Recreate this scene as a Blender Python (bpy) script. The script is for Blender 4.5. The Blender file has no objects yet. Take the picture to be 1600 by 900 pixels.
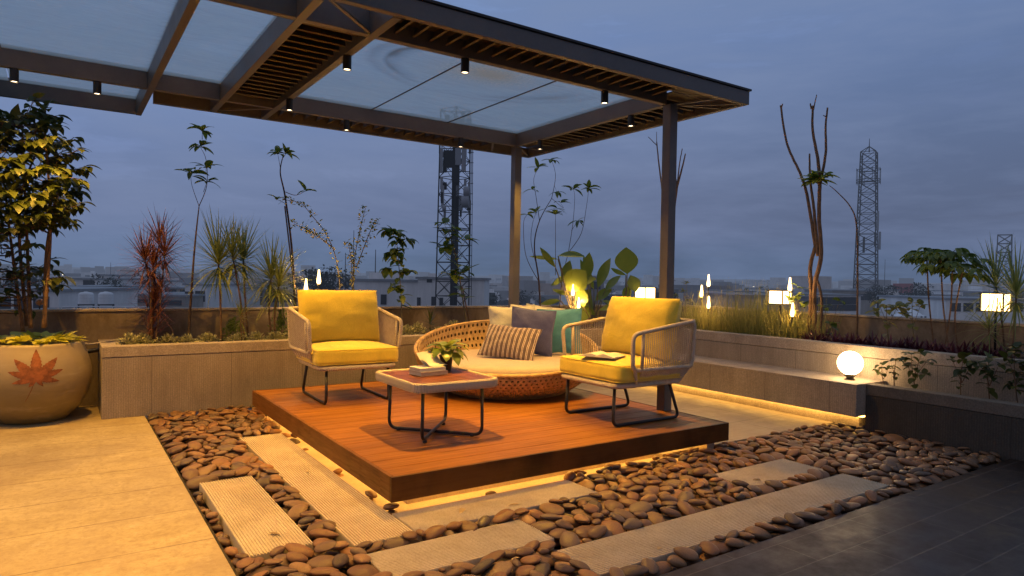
import bpy, math, random
import numpy as np
from mathutils import Vector, Matrix, noise as mnoise
rnd = random.Random(11)
S = bpy.context.scene
COL = S.collection
PI = math.pi
R_ = math.radians

# ------------------------------------------------------------------ camera
CF, PITCH, ROLL, YAW, CH = 1039.0, 0.0130877, 0.0186723, 0.595185, 1.18
_F = Vector((math.sin(YAW)*math.cos(PITCH), math.cos(YAW)*math.cos(PITCH), -math.sin(PITCH)))
_R0 = Vector((math.cos(YAW), -math.sin(YAW), 0)); _U0 = _R0.cross(_F)
_R = math.cos(ROLL)*_R0 + math.sin(ROLL)*_U0
_U = math.cos(ROLL)*_U0 - math.sin(ROLL)*_R0
cam_d = bpy.data.cameras.new('camera'); cam = bpy.data.objects.new('camera', cam_d); COL.objects.link(cam)
cam_d.sensor_width = 36; cam_d.lens = CF/1600*36; cam_d.clip_end = 20000; cam_d.clip_start = .05
cam.matrix_world = Matrix(((_R.x, _U.x, -_F.x, 0), (_R.y, _U.y, -_F.y, 0), (_R.z, _U.z, -_F.z, CH), (0, 0, 0, 1)))
S.camera = cam

def ray(px, py): return _F + _R*((px-800)/CF) + _U*((450-py)/CF)
def at_z(px, py, z): r = ray(px, py); t = (z-CH)/r.z; return Vector((r.x*t, r.y*t, z))
def at_Y(px, py, Y): r = ray(px, py); t = Y/r.y; return Vector((r.x*t, Y, CH+r.z*t))
def at_X(px, py, X): r = ray(px, py); t = X/r.x; return Vector((X, r.y*t, CH+r.z*t))
def at_d(px, py, d): r = ray(px, py); return Vector((r.x*d, r.y*d, CH+r.z*d))

# ------------------------------------------------------------------ objects
WL = {}
def tag(o, label=None, cat=None, group=None, kind=None):
    if label: o['label'] = label
    if cat: o['category'] = cat
    if group: o['group'] = group
    if kind: o['kind'] = kind
    return o
def empty(name, loc, label=None, cat=None, group=None, rz=0):
    o = bpy.data.objects.new(name, None); COL.objects.link(o); o.location = loc; o.rotation_euler = (0, 0, rz)
    o.empty_display_size = .1
    WL[o.name] = Vector(loc)
    return tag(o, label, cat, group)
def kids(o): return [c for c in bpy.data.objects if c.parent == o]
def copy_tree(o, parent=None):
    c = o.copy(); COL.objects.link(c)
    if parent: c.parent = parent
    for ch in list(o.children): copy_tree(ch, c)
    return c

class MB:
    def __init__(s): s.v = []; s.f = []
    def box(s, x0, x1, y0, y1, z0, z1):
        n = len(s.v); s.v += [(x0,y0,z0),(x1,y0,z0),(x1,y1,z0),(x0,y1,z0),(x0,y0,z1),(x1,y0,z1),(x1,y1,z1),(x0,y1,z1)]
        s.f += [tuple(n+i for i in q) for q in ((3,2,1,0),(4,5,6,7),(0,1,5,4),(1,2,6,5),(2,3,7,6),(3,0,4,7))]
        return s
    def bar(s, a, b, w, h, up=(0,0,1)):
        a = Vector(a); b = Vector(b); d = (b-a).normalized(); up = Vector(up)
        if abs(d.dot(up)) > .99: up = Vector((0, 1, 0))
        sd = d.cross(up).normalized()*w/2; u = sd.cross(d).normalized()*h/2
        n = len(s.v)
        for p in (a, b): s.v += [tuple(p-sd-u), tuple(p+sd-u), tuple(p+sd+u), tuple(p-sd+u)]
        s.f += [tuple(n+i for i in q) for q in ((0,1,2,3),(7,6,5,4),(0,4,5,1),(1,5,6,2),(2,6,7,3),(3,7,4,0))]
        return s
    def tube(s, pts, r, n=8, closed=False, caps=True):
        pts = [Vector(p) for p in pts]; m = len(pts)
        if not isinstance(r, (list, tuple)): r = [r]*m
        b = len(s.v); u = None
        for i, p in enumerate(pts):
            if closed: d = pts[(i+1) % m]-pts[i-1]
            else: d = pts[min(i+1, m-1)]-pts[max(i-1, 0)]
            if d.length < 1e-9: d = Vector((0, 0, 1))
            d.normalize()
            if u is None:
                u = d.cross(Vector((0, 0, 1)))
                if u.length < .05: u = d.cross(Vector((1, 0, 0)))
            u = (u-d*u.dot(d)).normalized(); w = d.cross(u)
            for k in range(n):
                a = 2*PI*k/n; s.v.append(tuple(p+(u*math.cos(a)+w*math.sin(a))*r[i]))
        for i in range(m if closed else m-1):
            j = (i+1) % m
            for k in range(n):
                l = (k+1) % n; s.f.append((b+i*n+k, b+i*n+l, b+j*n+l, b+j*n+k))
        if caps and not closed:
            s.f.append(tuple(b+k for k in range(n))[::-1]); s.f.append(tuple(b+(m-1)*n+k for k in range(n)))
        return s
    def lathe(s, prof, c=(0,0,0), n=32, cap0=False, cap1=False):
        b = len(s.v)
        for r, z in prof:
            for k in range(n):
                a = 2*PI*k/n; s.v.append((c[0]+r*math.cos(a), c[1]+r*math.sin(a), c[2]+z))
        for i in range(len(prof)-1):
            for k in range(n):
                l = (k+1) % n; s.f.append((b+i*n+k, b+i*n+l, b+(i+1)*n+l, b+(i+1)*n+k))
        if cap0: s.f.append(tuple(b+k for k in range(n))[::-1])
        if cap1: s.f.append(tuple(b+(len(prof)-1)*n+k for k in range(n)))
        return s
    def prism(s, poly, z0, z1):
        b = len(s.v); n = len(poly)
        s.v += [(x, y, z0) for x, y in poly]+[(x, y, z1) for x, y in poly]
        s.f.append(tuple(range(b, b+n))[::-1]); s.f.append(tuple(range(b+n, b+2*n)))
        for i in range(n): j = (i+1) % n; s.f.append((b+i, b+j, b+n+j, b+n+i))
        return s
    def leaf(s, p, d, up, L, W, droop=.5, fold=.25, segs=5, shape='ovate'):
        p = Vector(p); d = Vector(d).normalized(); up = Vector(up)
        sd = d.cross(up)
        if sd.length < .01: sd = d.cross(Vector((1, .3, 0)))
        sd.normalize(); b = len(s.v); q = p.copy()
        for i in range(segs+1):
            t = i/segs
            if shape == 'ovate': w = W*.5*(math.sin(PI*min(1, t**.75)))**.8
            elif shape == 'blade': w = W*.5*(min(1, t*8+.4))*(1-t)**.6
            elif shape == 'heart': w = W*.5*math.sin(PI*(.12+.88*t)**.62)
            else: w = W*.5*math.sin(PI*t)**.9
            w = max(w, W*.01)
            u = sd.cross(d).normalized()
            s.v += [tuple(q-sd*w+u*w*fold), tuple(q), tuple(q+sd*w+u*w*fold)]
            d = (d+Vector((0, 0, -droop/segs))).normalized() if droop else d
            q = q+d*(L/segs)
            sd = (sd-d*sd.dot(d)).normalized()
        for i in range(segs):
            a = b+i*3; s.f += [(a, a+1, a+4, a+3), (a+1, a+2, a+5, a+4)]
        return s
    def build(s, name, mat, parent=None, smooth=False, bevel=0, sub=0, local=False, auto=None):
        me = bpy.data.meshes.new(name)
        v = s.v
        if parent is not None and not local:
            w = WL.get(parent.name, Vector((0, 0, 0))); v = [(x-w.x, y-w.y, z-w.z) for x, y, z in v]
        me.from_pydata([tuple(a) for a in v], [], s.f); me.materials.append(mat)
        me.validate()
        if smooth: me.polygons.foreach_set('use_smooth', [True]*len(me.polygons))
        me.update()
        if auto: me.set_sharp_from_angle(angle=R_(auto))
        o = bpy.data.objects.new(name, me); COL.objects.link(o)
        if parent is not None:
            o.parent = parent; WL[o.name] = WL.get(parent.name, Vector((0, 0, 0))) if not local else Vector((0, 0, 0))
        if bevel:
            m = o.modifiers.new('bevel', 'BEVEL'); m.width = bevel; m.segments = 2; m.limit_method = 'ANGLE'
            m.harden_normals = False
        if sub:
            m = o.modifiers.new('sub', 'SUBSURF'); m.levels = sub; m.render_levels = sub
        return o

def rounded(pts, r, n=5, closed=False):
    pts = [Vector(p) for p in pts]; m = len(pts); out = []
    for i, p in enumerate(pts):
        if not closed and (i == 0 or i == m-1): out.append(p); continue
        a = pts[i-1]; c = pts[(i+1) % m]
        ra = min(r, (a-p).length*.49); rc = min(r, (c-p).length*.49)
        s0 = p+(a-p).normalized()*ra; s1 = p+(c-p).normalized()*rc
        for k in range(n+1):
            t = k/n; out.append(s0*(1-t)**2+p*2*t*(1-t)+s1*t*t)
    return out
def smooth_path(pts, n=6):
    pts = [Vector(p) for p in pts]; out = []
    for i in range(len(pts)-1):
        p0 = pts[max(i-1, 0)]; p1 = pts[i]; p2 = pts[i+1]; p3 = pts[min(i+2, len(pts)-1)]
        for k in range(n):
            t = k/n
            out.append(.5*((2*p1)+(p2-p0)*t+(2*p0-5*p1+4*p2-p3)*t*t+(3*p1-p0-3*p2+p3)*t**3))
    out.append(pts[-1]); return out

# ------------------------------------------------------------------ materials
class NT:
    def __init__(s, name):
        s.m = bpy.data.materials.new(name); s.m.use_nodes = True; s.t = s.m.node_tree; s.t.nodes.clear()
        s.out = s.n('ShaderNodeOutputMaterial')
    def n(s, ty, **k):
        o = s.t.nodes.new(ty)
        for a, b in k.items():
            if hasattr(o, a): setattr(o, a, b)
        return o
    def l(s, a, b): s.t.links.new(a, b)
    def val(s, sock, v):
        if hasattr(v, 'is_linked') or hasattr(v, 'links'): s.l(v, sock)
        else:
            if isinstance(v, tuple) and len(v) == 3 and sock.type == 'RGBA': v = (*v, 1)
            sock.default_value = v
    def math(s, op, a, b=0, c=0):
        o = s.n('ShaderNodeMath'); o.operation = op
        s.val(o.inputs[0], a); s.val(o.inputs[1], b)
        if op in ('MULTIPLY_ADD', 'COMPARE', 'SMOOTH_MIN'): s.val(o.inputs[2], c)
        return o.outputs[0]
    def coord(s, kind='Object', scale=(1, 1, 1), loc=(0, 0, 0), rot=(0, 0, 0)):
        c = s.n('ShaderNodeTexCoord'); m = s.n('ShaderNodeMapping')
        m.inputs['Scale'].default_value = scale; m.inputs['Location'].default_value = loc; m.inputs['Rotation'].default_value = rot
        s.l(c.outputs[kind], m.inputs[0]); return m.outputs[0]
    def world(s, scale=(1, 1, 1)):
        c = s.n('ShaderNodeNewGeometry'); m = s.n('ShaderNodeMapping'); m.inputs['Scale'].default_value = scale
        s.l(c.outputs['Position'], m.inputs[0]); return m.outputs[0]
    def sep(s, v): o = s.n('ShaderNodeSeparateXYZ'); s.l(v, o.inputs[0]); return o.outputs
    def noise(s, vec, scale=5, detail=4, rough=.55, dist=0):
        o = s.n('ShaderNodeTexNoise'); s.l(vec, o.inputs['Vector'])
        o.inputs['Scale'].default_value = scale; o.inputs['Detail'].default_value = detail
        o.inputs['Roughness'].default_value = rough; o.inputs['Distortion'].default_value = dist
        return o.outputs[0]
    def ramp(s, f, stops, interp='LINEAR'):
        o = s.n('ShaderNodeValToRGB'); s.val(o.inputs[0], f); e = o.color_ramp.elements; o.color_ramp.interpolation = interp
        while len(e) < len(stops): e.new(.5)
        for i, (p, c) in enumerate(stops):
            e[i].position = p; e[i].color = (c, c, c, 1) if isinstance(c, (int, float)) else (*c, 1)
        return o.outputs[0]
    def mix(s, f, a, b, mode='MIX'):
        o = s.n('ShaderNodeMix'); o.data_type = 'RGBA'; o.blend_type = mode
        s.val(o.inputs[0], f); s.val(o.inputs[6], a); s.val(o.inputs[7], b); return o.outputs[2]
    def bump(s, h, strength=.3, dist=.01, prev=None):
        o = s.n('ShaderNodeBump'); s.val(o.inputs['Height'], h)
        o.inputs['Strength'].default_value = strength; o.inputs['Distance'].default_value = dist
        if prev: s.l(prev, o.inputs['Normal'])
        return o.outputs[0]
    def bsdf(s, col, rough=.6, nrm=None, metal=0, spec=.5, sheen=0):
        b = s.n('ShaderNodeBsdfPrincipled'); s.val(b.inputs['Base Color'], col); s.val(b.inputs['Roughness'], rough)
        b.inputs['Metallic'].default_value = metal; b.inputs['Specular IOR Level'].default_value = spec
        if sheen: b.inputs['Sheen Weight'].default_value = sheen
        if nrm: s.l(nrm, b.inputs['Normal'])
        s.l(b.outputs[0], s.out.inputs[0]); return b

def sc(c, k): return tuple(min(1, x*k) for x in c)
def mat(name, col, rough=.6, var=.2, scale=6, bump=0, bscale=60, metal=0, spec=.4, sheen=0):
    t = NT(name); v = t.coord()
    c = t.ramp(t.noise(v, scale, 6, .65), [(.3, sc(col, 1-var)), (.7, sc(col, 1+var))])
    nr = t.bump(t.noise(v, bscale, 4), bump, .005) if bump else None
    t.bsdf(c, rough, nr, metal, spec, sheen); return t.m
def emis(name, col, strength):
    t = NT(name); e = t.n('ShaderNodeEmission'); e.inputs[0].default_value = (*col, 1); e.inputs[1].default_value = strength
    t.l(e.outputs[0], t.out.inputs[0]); return t.m
def leafmat(name, c1, c2, trans=.35, rough=.45):
    t = NT(name); g = t.n('ShaderNodeNewGeometry'); v = t.coord()
    f = t.math('ADD', t.math('MULTIPLY', g.outputs['Random Per Island'], .6), t.math('MULTIPLY', t.noise(v, 9, 3), .45))
    c = t.ramp(f, [(.2, c1), (.85, c2)])
    b = t.bsdf(c, rough, t.bump(t.noise(v, 50, 2), .25, .004))
    tr = t.n('ShaderNodeBsdfTranslucent'); t.l(t.mix(.5, c, sc(c2, 1.5)), tr.inputs[0])
    mx = t.n('ShaderNodeMixShader'); mx.inputs[0].default_value = trans
    t.l(b.outputs[0], mx.inputs[1]); t.l(tr.outputs[0], mx.inputs[2]); t.l(mx.outputs[0], t.out.inputs[0]); return t.m

Mt = {}
# pale limestone floor, joints across every 0.45 m
def m_limestone():
    t = NT('pale limestone floor'); v = t.world(); s = t.sep(v)
    y = t.math('DIVIDE', t.math('ADD', s[1], t.math('MULTIPLY', t.noise(v, 14, 3), .006)), .455)
    fr = t.math('FRACT', y); d = t.math('ABSOLUTE', t.math('SUBTRACT', fr, .5))
    joint = t.math('GREATER_THAN', d, .4915)
    st = t.noise(t.world((1.6, 3.2, 1)), 1.6, 9, .72, .8)
    bl = t.noise(v, 1.7, 6, .7); fine = t.noise(v, 60, 4, .7)
    c = t.ramp(st, [(.25, (.37, .28, .135)), (.5, (.54, .43, .225)), (.75, (.68, .575, .33))])
    c = t.mix(t.ramp(bl, [(.38, .5), (.6, 0)]), c, (.30, .21, .12))
    c = t.mix(t.ramp(fine, [(.3, .3), (.6, 0)]), c, (.28, .2, .12))
    row = t.n('ShaderNodeTexWhiteNoise'); row.noise_dimensions = '1D'; t.l(t.math('FLOOR', y), row.inputs['W'])
    c = t.mix(t.math('MULTIPLY', row.outputs[0], .22), c, (.36, .25, .13))
    pit = t.noise(v, 26, 7, .8, .3); c = t.mix(t.ramp(pit, [(.36, .55), (.52, 0)]), c, (.27, .18, .09)); c = t.mix(t.ramp(t.noise(v, 9, 8, .75), [(.56, 0), (.7, .35)]), c, (.74, .64, .44))
    crk = t.n('ShaderNodeTexVoronoi'); crk.feature = 'DISTANCE_TO_EDGE'; crk.inputs['Scale'].default_value = .55; t.l(t.mix(.08, v, t.n('ShaderNodeTexNoise').outputs[1]), crk.inputs[0])
    jn = t.math('MULTIPLY', joint, t.ramp(t.noise(v, 7, 3), [(.36, .25), (.56, .85)]))
    c = t.mix(jn, c, (.16, .10, .05))
    h = t.math('ADD', t.math('MULTIPLY', st, .6), t.math('SUBTRACT', t.math('MULTIPLY', fine, .35), joint))
    t.bsdf(c, t.ramp(bl, [(.3, .5), (.7, .8)]), t.bump(h, .35, .006)); return t.m
Mt['lime'] = m_limestone()
def m_tiles(name, c1, c2, mortar, bw, rh, rough, streak=.5, ms=.004, rz=0):
    t = NT(name); v = t.world(); s = t.n('ShaderNodeTexBrick'); t.l(v, s.inputs[0])
    s.inputs['Scale'].default_value = 1; s.inputs['Brick Width'].default_value = bw; s.inputs['Row Height'].default_value = rh
    s.inputs['Mortar Size'].default_value = ms; s.inputs['Mortar Smooth'].default_value = .3; s.offset = .5
    s.inputs['Color1'].default_value = (*c1, 1); s.inputs['Color2'].default_value = (*c2, 1); s.inputs['Mortar'].default_value = (*mortar, 1)
    g = t.noise(t.world((1.5, 16, 4)), 2.2, 9, .7, 1.2); b = t.noise(v, 2.5, 5)
    c = t.mix(t.ramp(g, [(.35, streak), (.7, 0)]), s.outputs[0], sc(c1, .45))
    c = t.mix(t.ramp(b, [(.4, .35), (.65, 0)]), c, sc(c2, .5))
    h = t.math('SUBTRACT', t.math('MULTIPLY', g, .4), s.outputs[1])
    t.bsdf(c, t.ramp(t.noise(v, 5, 6, .7), [(.35, rough*.75), (.65, rough*1.35)]), t.bump(h, .4, .004)); return t.m
Mt['dark_tile'] = m_tiles('dark wood look floor tiles', (.022, .012, .008), (.034, .019, .013), (.12, .09, .075), .6, .2, .46)
Mt['terrace'] = m_tiles('grey stone terrace floor', (.36, .30, .24), (.30, .25, .20), (.12, .09, .07), .6, .6, .55, .35)
def m_ribbed(name, c1, c2, ax=0, cap=False):
    t = NT(name); v = t.world(); s = t.sep(v); a = s[ax]
    big = t.noise(v, 1.3, 7, .7); gr = t.noise(v, 95, 4, .75); med = t.noise(t.world((6, 6, 1.4)), 1.5, 6, .7)
    c = t.ramp(t.math('ADD', t.math('MULTIPLY', big, .55), t.math('MULTIPLY', med, .45)), [(.34, sc(c1, .62)), (.5, c1), (.68, c2)])
    c = t.mix(t.ramp(gr, [(.4, .55), (.62, 0)]), c, sc(c1, .4))
    c = t.mix(t.ramp(t.noise(v, 140, 2), [(.64, 0), (.72, .5)]), c, sc(c2, 1.5))
    h = t.math('MULTIPLY', gr, .5)
    if not cap:
        w = t.math('SINE', t.math('MULTIPLY', a, 2*PI/.017)); rib = t.ramp(w, [(.0, 0), (.6, 1)])
        h = t.math('ADD', h, rib)
        c = t.mix(t.math('MULTIPLY', t.math('SUBTRACT', 1, rib), .32), c, sc(c1, .5))
        j = t.math('GREATER_THAN', t.math('ABSOLUTE', t.math('SUBTRACT', t.math('FRACT', t.math('DIVIDE', a, .62)), .5)), .4955)
        c = t.mix(t.math('MULTIPLY', j, .6), c, sc(c1, .25))
    t.bsdf(c, .85, t.bump(h, .3, .005)); return t.m
G1, G2 = (.42, .345, .265), (.56, .465, .36)
Mt['rib_x'] = m_ribbed('ribbed granite facing', G1, G2, 0)
Mt['rib_y'] = m_ribbed('ribbed granite facing side', G1, G2, 1)
Mt['rib_shaded'] = m_ribbed('shaded ribbed granite', sc(G1, .20), sc(G2, .20), 1)  # darkened copy of the granite: shade on the low planter put into colour
Mt['granite_shaded'] = m_ribbed('shaded granite coping', sc(G1, .4), sc(G2, .4), 1, True)  # coping toned down the same way, shade in its colour
Mt['granite'] = m_ribbed('granite coping', sc(G1, 1.05), sc(G2, 1.08), 0, True)
def m_plaster():
    t = NT('stained cement plaster'); v = t.world()
    a = t.noise(t.world((1, 1, .55)), 1.8, 8, .72, .4); b = t.noise(v, 5, 6, .7); f = t.noise(v, 80, 3)
    c = t.ramp(a, [(.36, (.085, .06, .04)), (.48, (.22, .165, .115)), (.66, (.36, .29, .215))])
    c = t.mix(t.ramp(b, [(.45, .45), (.62, 0)]), c, (.13, .095, .065))
    t.bsdf(c, .9, t.bump(t.math('ADD', b, t.math('MULTIPLY', f, .4)), .35, .006)); return t.m
Mt['plaster'] = m_plaster()
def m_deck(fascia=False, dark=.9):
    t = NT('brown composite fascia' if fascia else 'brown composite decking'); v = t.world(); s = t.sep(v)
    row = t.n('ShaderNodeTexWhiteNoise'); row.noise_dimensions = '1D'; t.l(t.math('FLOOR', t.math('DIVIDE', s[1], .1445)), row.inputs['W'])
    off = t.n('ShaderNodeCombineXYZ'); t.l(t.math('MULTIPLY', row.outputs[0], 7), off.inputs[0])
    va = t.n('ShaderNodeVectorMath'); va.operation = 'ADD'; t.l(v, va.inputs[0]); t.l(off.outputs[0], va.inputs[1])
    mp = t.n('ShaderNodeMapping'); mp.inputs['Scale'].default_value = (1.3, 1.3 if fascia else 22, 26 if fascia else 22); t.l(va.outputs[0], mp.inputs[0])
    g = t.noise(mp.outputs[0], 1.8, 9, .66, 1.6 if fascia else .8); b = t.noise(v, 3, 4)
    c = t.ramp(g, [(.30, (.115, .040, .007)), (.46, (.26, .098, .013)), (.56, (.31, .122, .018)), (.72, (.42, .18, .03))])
    c = t.mix(t.math('MULTIPLY', row.outputs[0], .62), c, (.15, .055, .012)) if not fascia else t.mix(dark, c, (.013, .005, .002))  # fascia colour sunk toward black, standing in for shade on the deck edge
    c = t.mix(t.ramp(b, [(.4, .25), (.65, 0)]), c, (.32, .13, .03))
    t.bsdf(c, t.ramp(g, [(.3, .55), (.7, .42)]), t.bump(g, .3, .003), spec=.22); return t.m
Mt['deck'] = m_deck(); Mt['fascia'] = m_deck(True); Mt['fascia_side'] = m_deck(True, .55)  # same fascia board twice, with more and less shade mixed into its colour
def m_slab():
    t = NT('cream ribbed stone'); v = t.world()
    a = t.noise(v, 4, 7, .7); f = t.noise(v, 120, 3, .7)
    c = t.ramp(a, [(.3, (.46, .37, .25)), (.5, (.57, .48, .34)), (.7, (.66, .57, .42))])
    c = t.mix(t.ramp(f, [(.35, .4), (.55, 0)]), c, (.34, .25, .17))
    t.bsdf(c, .75, t.bump(f, .3, .003)); return t.m
Mt['slab'] = m_slab()
def m_pebble():
    t = NT('river pebble'); g = t.n('ShaderNodeNewGeometry'); oi = t.n('ShaderNodeObjectInfo'); v = t.coord()
    r = t.math('FRACT', t.math('ADD', g.outputs['Random Per Island'], t.math('MULTIPLY', oi.outputs['Random'], 7.31)))
    c = t.ramp(r, [(0, (.115, .058, .028)), (.14, (.26, .112, .040)), (.28, (.135, .080, .045)), (.42, (.34, .150, .050)), (.52, (.17, .082, .038)), (.64, (.060, .042, .032)), (.76, (.28, .145, .062)), (.86, (.145, .100, .066)), (.94, (.40, .21, .085)), (1, (.10, .062, .040))])
    n = t.noise(v, 14, 6, .65, .5); c = t.mix(t.ramp(n, [(.35, .5), (.65, 0)]), c, (0.057, 0.037, 0.025))
    c = t.mix(t.ramp(t.noise(v, 90, 3), [(.55, 0), (.7, .3)]), c, (0.295, 0.197, 0.123))
    t.bsdf(c, t.ramp(n, [(.3, .38), (.7, .6)]), t.bump(t.noise(v, 45, 5, .7), .25, .003), spec=.45); return t.m
Mt['pebble'] = m_pebble()
Mt['bed'] = mat('dark gravel bed', (.035, .026, .02), .95, .5, 20, .6, 80)
Mt['soil'] = mat('planting soil', (.035, .022, .014), .95, .5, 18, .8, 50)
def m_metal(name, c, rough=.45):
    t = NT(name); v = t.coord(); a = t.noise(v, 4, 6, .7); f = t.noise(v, 60, 3)
    col = t.ramp(a, [(.3, sc(c, .8)), (.7, sc(c, 1.2))]); col = t.mix(t.ramp(f, [(.62, 0), (.75, .2)]), col, sc(c, 1.9))
    t.bsdf(col, t.ramp(a, [(.3, rough*.8), (.7, rough*1.25)]), t.bump(f, .06, .002), .25, .5); return t.m
Mt['pergola'] = m_metal('dark grey painted steel', (.125, .118, .118), .45)
Mt['slat'] = m_metal('grey brown painted aluminium', (.060, .050, .045), .5)
Mt['black'] = m_metal('black powder coated steel', (.025, .022, .021), .35)
Mt['tower'] = m_metal('galvanised tower steel', (.035, .035, .045), .7)
def m_rope():
    t = NT('beige outdoor rope'); v = t.coord('Object', (1, 1, 1))
    w = t.n('ShaderNodeTexWave'); w.bands_direction = 'DIAGONAL'; t.l(v, w.inputs[0]); w.inputs['Scale'].default_value = 48; w.inputs['Distortion'].default_value = 1.5
    n = t.noise(v, 30, 4)
    c = t.ramp(w.outputs[1], [(.1, (.38, .32, .245)), (.6, (.62, .54, .43))]); c = t.mix(t.ramp(n, [(.4, .3), (.6, 0)]), c, (.28, .2, .14))
    t.bsdf(c, .75, t.bump(w.outputs[1], .5, .003)); return t.m
Mt['rope'] = m_rope()
def m_wrap():
    t = NT('pale wrapped rope'); v = t.coord(); s = t.sep(v)
    h = t.math('ADD', t.math('SINE', t.math('MULTIPLY', s[0], 2*PI/.0095)), t.math('SINE', t.math('MULTIPLY', s[1], 2*PI/.0095)))
    f = t.ramp(t.math('MULTIPLY_ADD', h, .25, .5), [(.25, .45), (.5, 0)])
    t.bsdf(t.mix(f, (.64, .54, .38), (.34, .26, .16)), .75, t.bump(h, .6, .003)); return t.m
Mt['rope_pale'] = m_wrap()
def m_fabric(name, c, sheen=.3, var=.1):
    t = NT(name); v = t.coord()
    w = t.n('ShaderNodeTexWave'); w.inputs['Scale'].default_value = 190; w.bands_direction = 'X'; t.l(v, w.inputs[0])
    w2 = t.n('ShaderNodeTexWave'); w2.inputs['Scale'].default_value = 190; w2.bands_direction = 'Z'; t.l(v, w2.inputs[0])
    h = t.math('ADD', w.outputs[1], w2.outputs[1]); n = t.noise(v, 5, 5, .6, .8); f = t.noise(v, 150, 2)
    col = t.ramp(n, [(.3, sc(c, 1-var)), (.7, sc(c, 1+var))]); col = t.mix(t.ramp(f, [(.4, .22), (.6, 0)]), col, sc(c, .6))
    nb = t.bump(t.math('ADD', n, t.math('MULTIPLY', t.noise(t.coord('Object', (9, 9, 3)), 1.6, 3, .5, 1.2), .3)), .2, .025); t.bsdf(col, .85, t.bump(h, .25, .0015, nb), 0, .3, sheen); return t.m
Mt['yellow'] = m_fabric('mustard yellow fabric', (.76, .575, .065))
Mt['cream'] = m_fabric('cream fabric', (.60, .60, .52))
Mt['matf'] = m_fabric('sand coloured mat fabric', (.52, .42, .33))
Mt['purple'] = m_fabric('charcoal mauve fabric', (.085, .095, .26))
Mt['teal'] = m_fabric('teal fabric', (.075, .28, .42))
def m_stripe():
    t = NT('striped fabric'); v = t.coord(); s = t.sep(v)
    f = t.math('FRACT', t.math('ADD', t.math('MULTIPLY', s[0], 24), t.math('MULTIPLY', t.noise(v, 6, 2), .15)))
    c = t.ramp(f, [(0, (.12, .085, .09)), (.34, (.66, .58, .52)), (.46, (.19, .095, .085)), (.60, (.66, .58, .52)), (.72, (.14, .10, .105))], 'CONSTANT')
    n = t.noise(v, 120, 2); c = t.mix(t.ramp(n, [(.4, .3), (.6, 0)]), c, (.1, .07, .06))
    t.bsdf(c, .88, t.bump(n, .3, .002), 0, .3, .2); return t.m
Mt['stripe'] = m_stripe()
Mt['wicker'] = mat('woven cane wicker', (.52, .34, .145), .6, .35, 22, .6, 110)
def m_table_wood():
    t = NT('dark red table slats'); g = t.noise(t.coord('Object', (2, 30, 30)), 2, 8, .65, 1)
    t.bsdf(t.ramp(g, [(.3, (.10, .030, .010)), (.7, (.26, .085, .027))]), .4, t.bump(g, .3, .002)); return t.m
Mt['tablewood'] = m_table_wood()
def m_glass():
    t = NT('wired patterned roof glass'); v = t.world()
    st = t.noise(t.world((1, 3, 1)), 1.4, 7, .7, 1.5); rip = t.noise(t.world((7, 60, 1)), 1.6, 3, .6, .3)
    # a dried water stain: ring plus brownish dust in the middle
    dv = t.n('ShaderNodeVectorMath'); dv.operation = 'DISTANCE'; mp = t.n('ShaderNodeMapping'); mp.inputs['Scale'].default_value = (.62, .9, 0)
    g = t.n('ShaderNodeNewGeometry'); t.l(g.outputs['Position'], mp.inputs[0]); t.l(mp.outputs[0], dv.inputs[0]); dv.inputs[1].default_value = (2.62*.62, 4.15*.9, 0)
    dd = t.math('ADD', dv.outputs['Value'], t.math('MULTIPLY', t.noise(v, 1.2, 3), .22))
    ring = t.math('MULTIPLY', t.ramp(dd, [(.50, 0), (.60, .8), (.63, .15), (.68, .5), (.72, 0)]), t.ramp(t.noise(v, .8, 2), [(.42, 0), (.6, 1)]))
    dust = t.ramp(t.math('ADD', dd, t.math('MULTIPLY', t.noise(v, 45, 4, .8), .35)), [(.34, .8), (.70, 0)])
    col = t.mix(st, (.74, .77, .74), (.92, .94, .90)); col = t.mix(dust, col, (.92, .74, .55)); col = t.mix(ring, col, (.36, .33, .32))
    tr = t.n('ShaderNodeBsdfTransparent'); tr.inputs[0].default_value = (.93, .97, .97, 1)
    tl = t.n('ShaderNodeBsdfTranslucent'); t.l(col, tl.inputs[0])
    gl = t.n('ShaderNodeBsdfGlossy'); gl.inputs['Roughness'].default_value = .12; gl.inputs[0].default_value = (.5, .5, .5, 1)
    t.l(t.bump(rip, .4, .004), gl.inputs['Normal'])
    a = t.n('ShaderNodeMixShader'); f = t.ramp(t.math('ADD', t.math('MULTIPLY', st, .5), t.math('MULTIPLY', rip, .5)), [(.3, .30), (.7, .46)])
    t.l(t.math('MAXIMUM', t.math('MAXIMUM', f, dust), ring), a.inputs[0]); t.l(tr.outputs[0], a.inputs[1]); t.l(tl.outputs[0], a.inputs[2])
    fr = t.n('ShaderNodeFresnel'); fr.inputs[0].default_value = 1.25
    b = t.n('ShaderNodeMixShader'); t.l(t.math('MULTIPLY', fr.outputs[0], .25), b.inputs[0]); t.l(a.outputs[0], b.inputs[1]); t.l(gl.outputs[0], b.inputs[2])
    t.l(b.outputs[0], t.out.inputs[0]); return t.m
Mt['glass'] = m_glass()
WARM = (1, .50, .062)
Mt['lens'] = emis('lit downlight lens', (1, .74, .45), 9)
Mt['led_soft'] = emis('warm bench led strip', (1, .53, .11), 15)
Mt['led'] = emis('warm led strip', (1, .50, .09), 20)
def m_flame():
    t = NT('lit torch bulb'); e = t.n('ShaderNodeEmission'); e.inputs[0].default_value = (1, .66, .28, 1); e.inputs[1].default_value = 9
    a = t.n('ShaderNodeBsdfTransparent'); m = t.n('ShaderNodeMixShader'); m.inputs[0].default_value = .45
    t.l(a.outputs[0], m.inputs[1]); t.l(e.outputs[0], m.inputs[2]); t.l(m.outputs[0], t.out.inputs[0]); return t.m
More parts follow.
